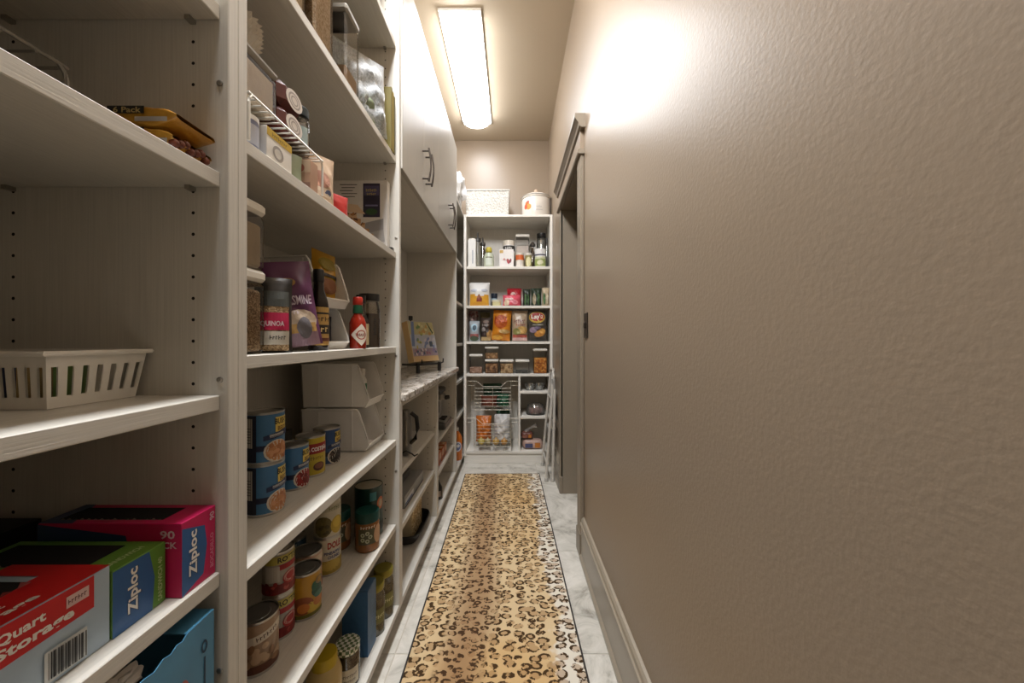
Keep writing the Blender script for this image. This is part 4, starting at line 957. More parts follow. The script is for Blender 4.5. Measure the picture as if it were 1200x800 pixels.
Sb = lambda u, v, o=0: (u, -.0235-o, v)
cc = [P(c) for c in ('#6d8a58', '#b8aa5c', '#7a86b0', '#9c6a78', '#c9c4cc', '#4c5a6c', '#c29a5c', '#8a7a9c', '#d0cc9a')]
sh = [('R', (-.11, .0, .11, .035), P('#c9a878')), ('R', (-.11, .035, .11, .085), P('#9c8a92')), ('R', (-.11, .085, .11, .175), P('#b3b8c2')), ('R', (-.11, .175, .11, .26), P('#b9b184')), ('Q', ((-.11, .10), (-.085, .10), (-.06, .26), (-.085, .26)), P('#6d7fa8'))]
sh += blobs(rng, 22, -.10, .045, .10, .08, .010, .008, [cc[3], cc[5], cc[7], P('#d0c6c8')]) + blobs(rng, 20, -.07, .09, .10, .165, .014, .009, [cc[4], cc[0], cc[2], cc[1]]) + blobs(rng, 18, -.05, .18, .10, .25, .013, .012, [cc[0], cc[8], cc[1], cc[6]])
sh += [('R', (.045, .095, .075, .13), cc[5]), ('Q', ((.05, .255), (.06, .255), (.10, .19), (.09, .18)), P('#4c5a3c'))]
decal(t, 'cover_print', Sb, sh, .0004, .00003)
# ================================================================== base shelves
ZC1, ZC2, ZC0 = zs(-.515)+E5, zs(-.737)+E5, zs(-1.0)+E5
M_grey = mat('#7d7b76', .35, metal=.3)
t = thing('hand_mixer', 'grey hand mixer stood on end with black handle and cord under the counter', 'mixer', (-.478, 1.62, ZC1), 20)
MB().lathe([(0, 0), (.026, .002), (.034, .02), (.036, .10), (.032, .17), (.020, .20), (0, .205)], 20, sx=.8).build('body', M_grey, t, 40)
MB().tube([(.020, -.022, .055), (.040, -.030, .075), (.050, -.032, .12), (.045, -.030, .17), (.022, -.022, .19)], .009, 8).build('handle', M_blk_pl, t, True)
MB().tube([(.0, -.034, .05), (.0, -.036, .16)], .004, 6).build('trim_strip', M_chrome, t, True)
MB().tube([(-.02, -.025, .012), (.0, -.045, .03), (.025, -.052, .015), (.035, -.05, .0045), (.05, -.03, .0045)], .0035, 6).build('cord', M_blk_pl, t, True)
t, S = carton('flat_appliance_box', 'flat silver grey box with a blue stripe on the middle base shelf', 'box', -.548, 1.735, ZC2, .16, .33, .052, P('#8f8e8b', .35))
decal(t, 'side_print', S('R'), [('R', (-.15, .008, -.02, .034), P('#cfd2d6')), ('R', (-.15, .010, -.04, .018), P('#4a5f94')), ('R', (-.165, .0, .165, .004), P('#2d2c2c'))])
decal(t, 'end_print', S('F'), [('R', (.0, .010, .07, .040), P('#4a5f94'))])
t, S = carton('flat_appliance_box', 'smaller dark grey box stacked on the flat silver box', 'box', -.575, 1.735, ZC2+.0525, .11, .22, .030, P('#63625f', .4))
# tray with speckled box
t = thing('black_tray', 'black oval roasting tray on the bottom base shelf', 'tray', (-.562, 1.875, ZC0), 90)
mb = MB()
def F(a, b):
    th = 2*PI*a; k = .80+.20*b; e = .45
    c, s = math.cos(th), math.sin(th)
    return (math.copysign(abs(c)**e, c)*.150*k, math.copysign(abs(s)**e, s)*.112*k, .002+.050*b)
mb.grid(F, 40, 4); mb.add([F(i/40, 0) for i in range(40)], [tuple(range(40))]); mb.build('pan', M_blk_pl, t, 50)
mb = MB(); mb.tube([tuple(Vector(F(i/40, 1))) for i in range(40)], .005, 6, closed=True); mb.build('rim', M_blk_pl, t, True)
for s in (-1, 1): MB().tube([(s*.140, -.03, .052), (s*.162, -.025, .062), (s*.162, .025, .062), (s*.140, .03, .052)], .005, 6).build('handle', M_blk_pl, t, True)
t, S = carton('speckled_box', 'cream and gold speckled box standing in the black tray', 'box', -.532, 1.880, ZC0+.005, .075, .19, .178, specks('#c2a878', '#7d6238', '#e4d6b0', 130))
decal(t, 'end_print', S('F'), [('R', (-.037, .002, .037, .176), P('#cbbd9c'))])
# coffee machine
ZD1, ZD2 = zs(-.595)+E5, zs(-.79)+E5
t = thing('coffee_machine', 'black and silver coffee machine under the stone counter', 'coffee machine', (-.540, 2.50, ZD1), 90)
MB().box(-.125, -.10, 0, .125, .10, .042, .008).build('base', mat('#5c5b59', .35, metal=.3), t)
MB().box(-.120, -.030, .042, .120, .095, .225, .008).build('column', mat('#b0aeaa', .35, metal=.3), t)
MB().box(-.122, -.060, .218, .122, .095, .262, .012).build('head', M_blk_pl, t)
MB().box(-.060, -.034, .085, .030, -.028, .165, .003).build('control_panel', mat('#55555a', .3, metal=.4), t)
MB().tube([(.03, -.030, .190), (.03, -.085, .192), (.03, -.102, .196)], [.018, .016, .012], 10).build('portafilter', M_blk_pl, t, True)
MB().lathe([(.030, .180), (.030, .217), (0, .217)], 16, cx=.03, cy=-.045).build('brew_head', M_steel, t, 40)
mb = MB(); mb.add([(-.11, -.100, .044), (.11, -.100, .044), (.11, -.032, .060), (-.11, -.032, .060)], [(0, 1, 2, 3)]); mb.build('drip_tray', mat('#b5b3ad', .3, metal=.6), t)
for i in range(4): MB().box(-.055+.03*i, -.085, .050, -.045+.03*i, -.045, .0605).build('slot', M_blk_pl, t)
for i in range(4):
    t, S = carton('snack_carton', ('rust orange snack carton nearest the mixer side in a row of four', 'rust orange snack carton second in the row of four', 'rust orange snack carton third in the row of four', 'rust orange snack carton nearest the corner shelves in a row of four')[i], 'box', -.525, 2.20+.092*i, ZD2, .14, .075, .080, P('#b8622c'), group='row of snack cartons')
    decal(t, 'top_print', S('T'), [('R', (-.065, .010, .065, .065), P('#dcb48c')), ('E', (.02, .037, .03, .018), P('#a8562c'))]); decal(t, 'side_print', S('R'), [('R', (-.034, .035, .034, .072), P('#c99a78')), ('R', (-.034, .012, .034, .028), P('#7d3c1c'))])
bottle('spray_bottle', 'small black bottle on the bottom base shelf below the snack cartons', 'bottle', -.470, 2.28, ZC0, [(0, 0), (.030, 0), (.032, .004), (.030, .07), (.012, .105), (.011, .125)], M_blk_pl, [(.014, .12), (.014, .145), (0, .146)], P('#7d7a74'), label_rng=(.02, .055, .02), labm=P('#9c8f88'))
# ================================================================== corner shelves
t, S = bottle('juice_jug', 'orange juice jug with white cap and round blue label on the corner shelf', 'bottle', -.472, 3.03, zs(-1.0)+E5, [(0, 0), (.050, 0), (.054, .006), (.054, .170), (.048, .195), (.024, .235), (.022, .245)], P('#c46a1e', .25), [(.025, .240), (.025, .262), (0, .263)], M_white)
decal(t, 'round_label', S, [('E', (.012, .115, .042, .042), P('#c9ccd6')), ('E', (.014, .115, .030, .030), P('#5a6a9c')), ('E', (.020, .122, .014, .014), P('#d8d8dc'))], .0006)
t = thing('white_sack', 'white plastic sack on top of the corner shelves', 'sack', (-.475, 3.08, zs(1.10)+E5))
film('sack', t, mat('#d9d8d6', .35, var=.04), (0, 0, .180), .075, .10, .125, 8, 26)
# ================================================================== back shelving goods
def e_(px0, px1, ytop, H, yf=3.20):
    k = yf/FPX
    return ((px0+px1)/2-600)*k, (px1-px0)*k, (398-ytop)*k-H
ZT = zs(1.10)+E5
x0, x1 = -.415, -.025
t = thing('wicker_basket', 'white woven rectangular basket on top of the back shelving', 'basket', ((x0+x1)/2, 3.33, ZT))
def weave():
    m = bpy.data.materials.new('woven_white'); m.use_nodes = True; nt = m.node_tree; b = nt.nodes['Principled BSDF']
    tc = nt.nodes.new('ShaderNodeTexCoord'); mp = nt.nodes.new('ShaderNodeMapping'); mp.inputs['Rotation'].default_value = (0, R(35), 0); nt.links.new(tc.outputs['Object'], mp.inputs[0])
    v = nt.nodes.new('ShaderNodeTexVoronoi'); v.inputs['Scale'].default_value = 75; nt.links.new(mp.outputs[0], v.inputs['Vector'])
    c = nt.nodes.new('ShaderNodeValToRGB'); c.color_ramp.elements[0].color = (*lin('#e6e3dc'), 1); c.color_ramp.elements[1].color = (*lin('#bdb9b0'), 1); c.color_ramp.elements[1].position = .8
    nt.links.new(v.outputs['Distance'], c.inputs[0]); nt.links.new(c.outputs[0], b.inputs['Base Color']); b.inputs['Roughness'].default_value = .7
    bp = nt.nodes.new('ShaderNodeBump'); bp.inputs['Distance'].default_value = .004; bp.invert = True; nt.links.new(v.outputs['Distance'], bp.inputs['Height']); nt.links.new(bp.outputs[0], b.inputs['Normal'])
    return m
Mw = weave(); a, b = (x1-x0)/2, .13; H = .225
mb = MB()
for (q0, q1) in (((-a, -b), (a, -b)), ((a, -b), (a, b)), ((a, b), (-a, b)), ((-a, b), (-a, -b))):
    mb.add([(q0[0]*.95, q0[1]*.95, 0), (q1[0]*.95, q1[1]*.95, 0), (q1[0], q1[1], H), (q0[0], q0[1], H)], [(0, 1, 2, 3)])
    mb.add([(q0[0]*.93, q0[1]*.92, .004), (q1[0]*.93, q1[1]*.92, .004), (q1[0]*.98, q1[1]*.96, H), (q0[0]*.98, q0[1]*.96, H)], [(0, 1, 2, 3)])
mb.box(-a*.95, -b*.95, 0, a*.95, b*.95, .006); mb.build('tub', Mw, t)
MB().tube([(-a, -b, H), (a, -b, H), (a, b, H), (-a, b, H)], .007, 8, closed=True).build('rim', Mw, t, True)
t = thing('lidded_pot', 'white ceramic lidded pot with orange fruit decoration on the back shelving', 'pot', (.222, 3.335, ZT)); r = .130
Mc = mat('#ddd6cb', .25, var=.02)
MB().lathe([(0, 0), (r*.97, 0), (r, .01), (r*1.0, .175), (r*.97, .185), (0, .185)], 40).build('body', Mc, t, 35)
MB().lathe([(r*1.02, .185), (r*1.03, .196), (r*.98, .205), (r*.80, .222), (r*.5, .236), (r*.15, .243), (0, .243)], 40).build('lid', Mc, t, 35)
MB().lathe([(.014, .240), (.012, .252), (.018, .264), (.018, .278), (.010, .284), (0, .285)], 16).build('knob', P('#cbb39a'), t, 35)
mb = MB(); mb.tube([(r*1.03*math.cos(q), r*1.03*math.sin(q), .200) for q in [2*PI*i/30 for i in range(30)]], .004, 6, closed=True); mb.build('bead', mat('#a8a39a', .4), t, True)
S = S_cyl(r, -PI/2)
decal(t, 'fruit_decoration', S, [('E', (-.095, .120, .022, .020), P('#c9743a')), ('E', (-.078, .090, .026, .026), P('#d3954a')), ('E', (-.110, .095, .018, .024), P('#c85a40')), ('E', (-.085, .135, .014, .010), P('#b85a50')), ('R', (-.01, .055, .05, .060), P('#b5b0aa')), ('X', (5, .02, .085, .016, .05), P('#a39e98'))], .0006, .0001)
# --- first shelf
Z1 = zs(.645)+E5; k1 = .645
x, wd, h = e_(548.5, 557.5, 279, k1)
t, S = carton('dispenser', 'white upright dispenser carton on the glass bottle shelf', 'box', x, 3.235, Z1, wd, .07, h-.012, P('#dcdad4')); decal(t, 'front_print', S('F'), [('R', (.004, .03, .010, .15), P('#6d7890'))])
MB().lathe([(.030, h-.013), (.034, h-.012), (.034, h), (0, h)], 16).build('lid', M_wpl, t)
for (a0, a1, yt, lab, c) in ((555.5, 563.5, 271.5, 'tall grey grinder with twin prongs beside the white dispenser', '#77746a'), (561, 568, 274, 'slim clear oil bottle with dark collar behind the grinder', '#a9a793')):
    x, wd, h = e_(a0, a1, yt, k1, 3.30); r = wd/2
    t, S = bottle('grinder', lab, 'bottle', x, 3.335 if a0 < 560 else 3.42, Z1, [(0, 0), (r, 0), (r, h*.55), (r*.6, h*.72), (r*.6, h*.78)], mat(c, .3) if a0 < 560 else clear(c, .6), [(r*.7, h*.75), (r*.95, h*.77), (r*.9, h*.84), (r*.3, h*.86), (r*.25, h), (0, h)], P('#4a4844', .4))
    decal(t, 'label', S, [('R', (-.012, h*.1, .012, h*.4), P('#8d8a7c'))])
x, wd, h = e_(566.5, 578.5, 288, k1); r = wd/2
t, S = bottle('oil_bottle', 'pale green round shouldered bottle with yellow cap', 'bottle', x, 3.255, Z1, [(0, 0), (r*.92, 0), (r, .01), (r, h*.55), (r*.8, h*.68), (r*.4, h*.74)], mat('#bcc2ac', .2), [(r*.45, h*.74), (r*.62, h*.78), (r*.62, h*.93), (r*.4, h), (0, h)], P('#b9a93c')); decal(t, 'label', S, [('R', (-.03, .02, .03, h*.45), P('#cdd3c6')), ('R', (-.03, h*.46, .03, h*.50), P('#59583e'))])
x, wd, h = e_(589, 603.5, 279.5, k1, 3.25); r = wd/2
t, S = bottle('screw_lid_jar', 'white jar with white screw lid and black lettered band', 'jar', x, 3.335, Z1, [(0, 0), (r, 0), (r, h*.80), (r*.9, h*.84)], P('#e2ded8', .35), [(r*.92, h*.83), (r*.97, h*.84), (r*.97, h*.985), (0, h)], P('#dcd2c2', .4))
decal(t, 'band', S, [('R', (-r*1.3, h*.62, r*1.3, h*.80), P('#3a3734')), ('X', (4, 0, h*.71, .022, .07), M_white)])
x, wd, h = e_(585, 602, 292, k1)
t, S = carton('script_carton', 'white carton with red script in front of the white jar', 'box', x, 3.235, Z1, wd, .07, h, P('#e3ddd8')); decal(t, 'front_print', S('F'), [('R', (-wd/2+.004, h-.035, -wd/2+.036, h-.008), P('#b8944c')), ('E', (.015, .05, .012, .024, .3), P('#a8383c')), ('E', (.035, .055, .008, .020, -.2), P('#7d2c30')), ('R', (-.03, .058, .045, .062), P('#a8383c')), ('E', (-.02, .07, .01, .006), P('#c9847c'))])
x, wd, h = e_(604.5, 620.5, 272.5, k1, 3.26)
canister('clear square canister of white sugar with white lid on the bottle shelf', x, 3.36, Z1, wd, .11, h, mat('#d9cfc6', .8), .72, lidh=.026)
x, wd, h = e_(604.5, 614, 296, k1); r = wd/2
t, S = bottle('spice_jar', 'small jar with an orange band in front of the sugar canister', 'jar', x, 3.235, Z1, [(0, 0), (r, 0), (r, h*.8)], P('#ddd6cc', .35), [(r*1.0, h*.8), (r*1.0, h), (0, h)], P('#d6cfc0')); decal(t, 'band', S, [('R', (-r*1.4, h*.50, r*1.4, h*.86), P('#c9602c'))])
x, wd, h = e_(615.5, 623.5, 296, k1); r = wd/2
t, S = bottle('spice_jar', 'small jar of cream spread with pale lid next to the orange banded jar', 'jar', x, 3.235, Z1, [(0, 0), (r, 0), (r, h*.85)], P('#8f8656', .3), [(r, h*.85), (r, h), (0, h)], P('#cfcac0')); decal(t, 'label', S, [('E', (0, h*.38, r*.8, h*.34), P('#d8d2a4'))])
x, wd, h = e_(627, 640, 291, k1); r = wd/2
t, S = bottle('white_jar', 'white jar with a green label and navy ring at the end of the bottle shelf', 'jar', x, 3.245, Z1, [(0, 0), (r, 0), (r, h*.56)], P('#c9cba8', .35), [(r*.96, h*.56), (r*.96, h*.62), (r, h*.63), (r, h), (0, h)], P('#dddcd8')); decal(t, 'label', S, [('R', (-r*1.4, h*.64, r*1.4, h*.70), P('#2f3550')), ('R', (-r*1.2, .012, r*1.2, h*.45), P('#8f9c5a')), ('E', (0, h*.25, r*.6, h*.14), P('#d2cfae'))])
x, wd, h = e_(629.5, 641, 271, k1, 3.30); r = wd/2
bottle('glass_jar', 'tall glass jar with black lid behind the green labelled white jar', 'jar', x, 3.385, Z1, [(0, 0), (r, 0), (r, h*.80), (r*.85, h*.88)], clear('#e0e4e4', .8), [(r*.9, h*.87), (r*.95, h*.88), (r*.95, h), (0, h)], M_blk_pl, content=([(0, .003), (r*.9, .003), (r*.9, h*.35), (0, h*.35)], P('#8d8a84')))
x, wd, h = e_(621, 628.5, 281, k1, 3.30); r = wd/2
bottle('glass_bottle', 'slim brown glass bottle between the canister and the white jar', 'bottle', x, 3.38, Z1, [(0, 0), (r, 0), (r, h*.5), (r*.4, h*.7), (r*.35, h*.85)], clear('#a8957c', .5), [(r*.5, h*.84), (r*.9, h*.86), (r*.9, h*.92), (r*.3, h), (0, h)], P('#4a423a'))
x, wd, h = e_(640.5, 644, 276, k1, 3.22); r = wd/2
bottle('glass_bottle', 'slim clear bottle against the side panel', 'bottle', x-.004, 3.30, Z1, [(0, 0), (r, 0), (r, h*.7), (r*.5, h*.82)], clear('#c9d0d0', .6), [(r*.6, h*.82), (r*.6, h), (0, h)], M_blk_pl)
# --- second shelf
Z2 = zs(.30)+E5; k2 = .30
x, wd, h = e_(549, 573.5, 330, k2)
t, S = bag('flour_bag', 'white and yellow paper bag with a red emblem on the second shelf', 'bag', x, 3.255, Z2, wd, h, .085, P('#dcdbd8', .5), seed=51, rough=.002)
decal(t, 'bag_print', S, [('R', (-wd*.47, .002, wd*.47, h*.42), P('#d39a2e')), ('R', (-wd*.47, h*.40, -wd*.2, h*.50), P('#d39a2e')), ('R', (wd*.25, h*.40, wd*.47, h*.48), P('#d39a2e')), ('R', (-.022, h*.18, .026, h*.32), P('#7d2a1c')), ('Q', ((-.022, h*.32), (.026, h*.32), (.002, h*.50), (-.004, h*.5)), P('#8a4a22')), ('E', (-.05, h*.65, .03, .012), P('#b3b8c4')), ('E', (.05, h*.65, .03, .012), P('#b3b8c4'))], .003)
x, wd, h = e_(575, 582.5, 343, k2, 3.27); r = wd/2
t, S = bottle('small_jar', 'small navy jar with pale blue band on the second shelf', 'jar', x, 3.33, Z2, [(0, 0), (r, 0), (r, h*.68)], P('#2c3440', .3), [(r, h*.68), (r*1.03, h*.70), (r*1.03, h), (0, h)], P('#1f2a3a')); decal(t, 'label', S, [('R', (-r, h*.4, r, h*.62), P('#9fb4c0'))])
x, wd, h = e_(576.5, 587, 351, k2); r = wd/2
t, S = bottle('small_tin', 'low cream tin in front of the navy jar', 'tin', x, 3.25, Z2, [(0, 0), (r, 0), (r, h*.7)], P('#cfc795', .4), [(r*1.03, h*.7), (r*1.03, h), (0, h)], P('#d6d0b8'))
x, wd, h = e_(594, 611.5, 336, k2, 3.24)
t, S = bag('snack_bag', 'upright bright red snack bag on the second shelf', 'bag', x, 3.33, Z2, wd, h, .07, P('#b51f2c', .3), seed=52, rough=.004, seal=P('#8e1822')); decal(t, 'bag_print', S, [('E', (-.01, h*.5, .03, .05), P('#d8b4ac')), ('E', (.0, h*.55, .016, .02), P('#7d3a38'))], .004)
x, wd, h = e_(589, 610, 345, k2)
t, S = bag('snack_bag', 'low pink and red snack bag in front of the red bag', 'bag', x, 3.245, Z2, wd, h, .06, P('#c9485a', .3), seed=53, rough=.005); decal(t, 'bag_print', S, [('R', (-wd*.4, h*.55, wd*.1, h*.72), P('#e0b8b4')), ('E', (-.045, h*.3, .025, .03), P('#d9c0a4')), ('E', (.03, h*.35, .03, .02), P('#d8808c'))], .004)
for i, (a0, a1, yt, c, lab, yy) in enumerate(((613, 622, 338, '#233024', 'dark green snack bag beside the red bag', 3.30), (622.5, 635, 337, '#2c3a2a', 'dark green and tan patterned snack bag on the second shelf', 3.30), (635.5, 644, 336.5, '#b3a184', 'crumpled tan bag at the right end of the second shelf', 3.255))):
    x, wd, h = e_(a0, a1, yt, k2, yy-.04); t, S = bag('snack_bag', lab.replace('right end', 'end'), 'bag', x, yy, Z2, wd, h, .06, P(c, .35), seed=55+i, rough=.006)
    decal(t, 'bag_print', S, [('E', (-wd*.22, h*.4, wd*.16, h*.32), P('#a89a80' if i == 1 else '#4f7048')), ('E', (wd*.2, h*.4, wd*.14, h*.3), P('#47633f' if i < 2 else '#cfc4ac'))], .006)
# --- chip bag shelf
Z3 = zs(-.015)+E5; k3 = -.015
def chip(a0, a1, yt, yb, lab, c, seed, pr, yy=3.25, lean=0, d=.08, rough=.005, zoff=0, seal=None, yf=None):
    x, wd, h = e_(a0, a1, yt, k3, yf or yy-.04); h = min(h, .272 if lean else .284)
    t, S = bag('chip_bag', lab, 'bag', x, yy, Z3+zoff+(.008 if lean else .001), wd*.95, h-zoff, d, P(c, .3), 0, None, 0, lean, seed=seed, rough=rough, pillow=True, seal=seal)
    decal(t, 'bag_print', S, pr(wd, h-zoff), .005, .0006); return t
chip(548.5, 560, 363, 399, 'pale pink patterned snack bag behind the white one', '#a8928c', 61, lambda w_, h: blobs(random.Random(1), 14, -w_*.4, h*.7, w_*.4, h*.95, .012, .010, [P('#7d4a4c'), P('#c9b8b4'), P('#8d5c5a')]), 3.35)
chip(549, 562, 376, 399, 'white and blue snack bag with round blue emblem', '#aab2b8', 62, lambda w_, h: [('E', (0, h*.66, w_*.30, h*.20), P('#9fc0d0')), ('E', (.004, h*.66, w_*.20, h*.13), P('#2f4552')), ('R', (-w_*.4, h*.20, w_*.4, h*.36), P('#a0605c')), ('E', (0, h*.14, w_*.4, h*.12), P('#4a5a44'))], 3.255)
chip(562, 574, 366, 399, 'khaki green snack bag behind the dark brown one', '#7d7450', 63, lambda w_, h: [('R', (-w_*.4, h*.78, w_*.4, h*.84), P('#a89c60'))], 3.36)
chip(562.5, 576, 372, 399, 'dark brown snack bag with tan base', '#3a2c26', 64, lambda w_, h: [('R', (-w_*.42, .006, w_*.42, h*.18), P('#c2a878')), ('E', (.035, h*.3, .03, .04), P('#b08a54')), ('E', (0, h*.82, w_*.28, h*.07), P('#6d5a50')), ('E', (-.02, h*.5, .02, .02), P('#8d8480')), ('E', (.015, h*.45, .014, .018), P('#59504c')), ('X', (4, 0, h*.68, .022, .07), P('#a89c94'))], 3.255)
chip(575, 598, 363, 399, 'tall orange chip bag with dark red lettering', '#cf8222', 65, lambda w_, h: [('E', (-.01, h*.62, w_*.36, h*.22), P('#b9561c')), ('X', (5, -.008, h*.74, .042, .115, .1, .03), P('#8e2c12')), ('X', (6, -.006, h*.60, .040, .120, .1, .03), P('#8e2c12')), ('E', (.03, h*.30, .05, .018), P('#c9a468')), ('E', (-.03, h*.1, .05, .02), P('#dba23c'))], 3.245, 4, .085)
chip(599.5, 619, 364, 399, 'cream and pink chip bag with dark red lettering', '#b8a48a', 66, lambda w_, h: [('R', (-w_*.44, .006, w_*.44, h*.12), P('#d8b4b0')), ('R', (-w_*.44, h*.12, w_*.44, h*.22), P('#b55a4c')), ('X', (6, .0, h*.66, .036, .105, 0, .03), P('#6d2030')), ('X', (6, .01, h*.54, .022, .09, 0, .03), P('#a03a3c')), ('E', (.02, h*.36, .05, .035), P('#c9a05c')), ('E', (-.03, h*.32, .035, .03), P('#8d8a50'))], 3.25)
chip(618.5, 641.5, 363, 399, 'charcoal chip bag with yellow oval brand emblem', '#4a443e', 67, lambda w_, h: [('E', (-.004, h*.76, .075, .052), P('#c9a84c')), ('E', (-.004, h*.775, .068, .040), P('#9c2c24')), ('T', ("Lay's", -.004, h*.775, .050, .105, .06, .03), P('#e4dcd0')), ('E', (.02, h*.25, .05, .030, .3), P('#c98a3c')), ('E', (.045, h*.33, .03, .022), P('#d09a4c')), ('E', (-.04, h*.36, .035, .026), P('#8d7a8c')), ('E', (.0, h*.42, .03, .014), P('#6d5f72')), ('R', (-.05, h*.50, .05, h*.545), P('#8a8474')), ('R', (-.08, .006, .08, h*.08), P('#3a3834'))], 3.245)
# --- container shelf
Z4 = zs(-.30)+E5; k4 = -.30
M_nut = specks('#a5794c', '#6d4826', '#cfa878', 75); M_orange = specks('#c97a28', '#8d4a14', '#e0a850', 70); M_cook = specks('#b08a5c', '#7a5a34', '#d3b488', 50); M_few = specks('#5c5a54', '#3a3834', '#8d8a80', 90)
g = 'clear tubs with white lids'
for (a0, a1, yt, cm, fl, lab) in ((549.5, 565.5, 415, specks('#b59078', '#8d6248', '#cfb09c', 80), .34, 'clear tub with white lid and a few tan crackers beside the side panel'),
        (585.5, 602, 421.5, M_cook, .82, 'low clear tub of cookies with white lid'), (604, 620.5, 421.5, M_few, .2, 'nearly empty low clear tub with white lid'), (625, 641.5, 408.5, M_orange, .68, 'tall clear tub of orange crackers with white lid')):
    x, wd, h = e_(a0, a1, yt, k4); canister(lab, x, 3.265, Z4, wd-.004, .12, h, cm, fl, g, lidh=.022)
x, wd, h = e_(568, 584, 421, k4); canister('lower clear tub of cookies in the stack of two', x, 3.265, Z4, wd-.004, .12, h, specks('#94683f', '#5c3c20', '#c09468', 60), .8, g)
x, wd, h2 = e_(568, 584, 406, k4); canister('upper clear tub of nuts in the stack of two', x, 3.265, Z4+h+.0005, wd-.004, .12, h2-h, M_nut, .55, g)
# --- pull-out wire baskets
M_bwire = mat('#b3aa98', .4, metal=.2)
def pull_basket(label, yf, hz, hb, dip, rails):
    t = thing('wire_basket', label, 'basket', (-.170, (yf+3.50)/2, zs(hb))); a = .160; ar = .221; L = (3.50-yf)/2; r = .0022; H = hz-hb
    n = 7
    MB().tube([(-ar, -L+.005, H), (-.145, -L+.005, H), (-.085, -L, H-.048*dip), (.075, -L, H-.048*dip), (.130, -L+.005, H), (ar, -L+.005, H)], .0024, 6).build('front_rim', M_bwire, t, True)
    for s in (-1, 1):
        MB().tube([(s*ar, -L+.005, H), (s*ar, L, H)], .0024, 6).build('side_rail', M_bwire, t, True)
        MB().tube([(s*ar, -L+.02, H-.040), (s*(ar-.06), -L+.02, H-.040)], .0022, 6).build('rail_tab', M_bwire, t, True)
        MB().tube([(s*a, -L+.004, H), (s*a, -L+.004, .004)], .0022, 5).build('corner_wire', M_bwire, t, True)
    for i in range(n):
        z = H*.74*(i/(n-1))+.004
        MB().tube([(-a, L, z), (-a, -L, z), (a, -L, z), (a, L, z)], .0024 if i == 0 else .0016, 5).build('wire', M_bwire, t, False)
    MB().tube([(0, -L-.002, H*.75), (0, -L-.002, .004), (0, L, .004)], r, 5).build('upright_wire', M_bwire, t, True)
    for i in range(6):
        x = -a+2*a*(i+1)/7; MB().tube([(x, -L, .004), (x, L, .004)], r*.8, 5).build('bottom_wire', M_bwire, t, True)
    return t
pull_basket('upper pull-out wire basket in the back shelving', 3.185, -.365, -.622, 1, 1)
pull_basket('lower pull-out wire basket full of produce bags', 3.125, -.680, -.925, 1.0, 1)
zu, zl = zs(-.622)+.0075, zs(-.925)+.0075
bag('produce_bag', 'dull red bag lying in the upper wire basket', 'bag', -.210, 3.31, zu, .15, .105, .12, mat('#6d3a2a', .5, var=.2), seed=71, rough=.008)
bag('produce_bag', 'green bag in the upper wire basket', 'bag', -.075, 3.31, zu, .10, .120, .11, mat('#2a5a40', .4, var=.3), seed=72, rough=.008)
bag('produce_bag', 'dark green bag standing at the back of the upper wire basket', 'bag', -.185, 3.43, zu, .18, .20, .07, mat('#2f5540', .4, var=.3), seed=73, rough=.008)
for i, (x, y, ww, hh, dd, c, lab) in enumerate(((-.255, 3.262, .14, .235, .12, '#c06a24', 'orange produce bag with a twisted top in the lower wire basket'), (-.090, 3.270, .145, .245, .10, '#c9c6c2', 'crumpled white plastic bag in the lower wire basket'), (-.085, 3.41, .13, .265, .10, '#22563a', 'green bag behind the white bag in the lower wire basket'))):
    bag('produce_bag', lab, 'bag', x, y, zl, ww, hh, dd, mat(c, .35, var=.15), seed=75+i, rough=.014)
for i, (x, y, z, rr, c, lab) in enumerate(((-.27, 3.16, .038, .031, '#b8a456', 'yellow onion at the front of the lower basket near the side panel'), (-.212, 3.168, .036, .029, '#a89a72', 'pale onion in the middle front of the lower basket'), (-.140, 3.16, .038, .031, '#c09a50', 'golden onion right of the basket centre wire'), (-.068, 3.16, .037, .030, '#b5823c', 'tan onion at the divider end of the lower basket'))):
    t = thing('onion', lab.replace('right of', 'beside'), 'vegetable', (x, y, zl), 40*i, 'onions in the lower basket')
    MB().lathe([(0, 0), (rr*.5, .002), (rr*.9, rr*.45), (rr, rr*.95), (rr*.8, rr*1.45), (rr*.3, rr*1.8), (rr*.12, rr*2.1), (0, rr*2.15)], 16).build('bulb', mat(c, .35, var=.25, scale=60, stretch=(1, 1, .2)), t, 60)
    MB().lathe([(rr*.12, rr*2.08), (rr*.05, rr*2.35), (0, rr*2.4)], 8).build('stem', P('#8d7a54'), t)
# --- narrow shelves
ZE1, ZE2, ZE0 = zs(-.452)+E5, zs(-.672)+E5, zs(-.976)+E5
Mg = clear('#eef0ee', .9, .05, .05)
for i, (x, y) in enumerate(((.160, 3.25), (.245, 3.26))):
    t = thing('glass_bowl', ('cut glass bowl next to the divider on the small upper shelf', 'cut glass bowl next to the side panel on the small upper shelf')[i], 'bowl', (x, y, ZE1), 0, 'glass bowls')
    MB().lathe([(0, .001), (.025, 0), (.028, .004), (.040, .035), (.043, .062), (.041, .062), (.036, .034), (.022, .008), (0, .007)], 24).build('bowl', Mg, t, 50)
    for j in range(12): a = 2*PI*j/12; MB().tube([(.030*math.cos(a), .030*math.sin(a), .006), (.0425*math.cos(a), .0425*math.sin(a), .036), (.045*math.cos(a), .045*math.sin(a), .060)], .0022, 5).build('facet', Mg, t, True)
t = thing('cake_clamshell', 'clear domed clamshell with pink cakes on the small lower shelf', 'container', (.212, 3.26, ZE2))
MB().lathe([(0, .0), (.080, 0), (.085, .012), (.080, .012)], 28, sy=.75).build('tray', mat('#2f2c28', .4), t, 40)
MB().lathe([(.083, .012), (.082, .05), (.070, .085), (.045, .100), (0, .104)], 28, sy=.75).build('dome', Mg, t, 40)
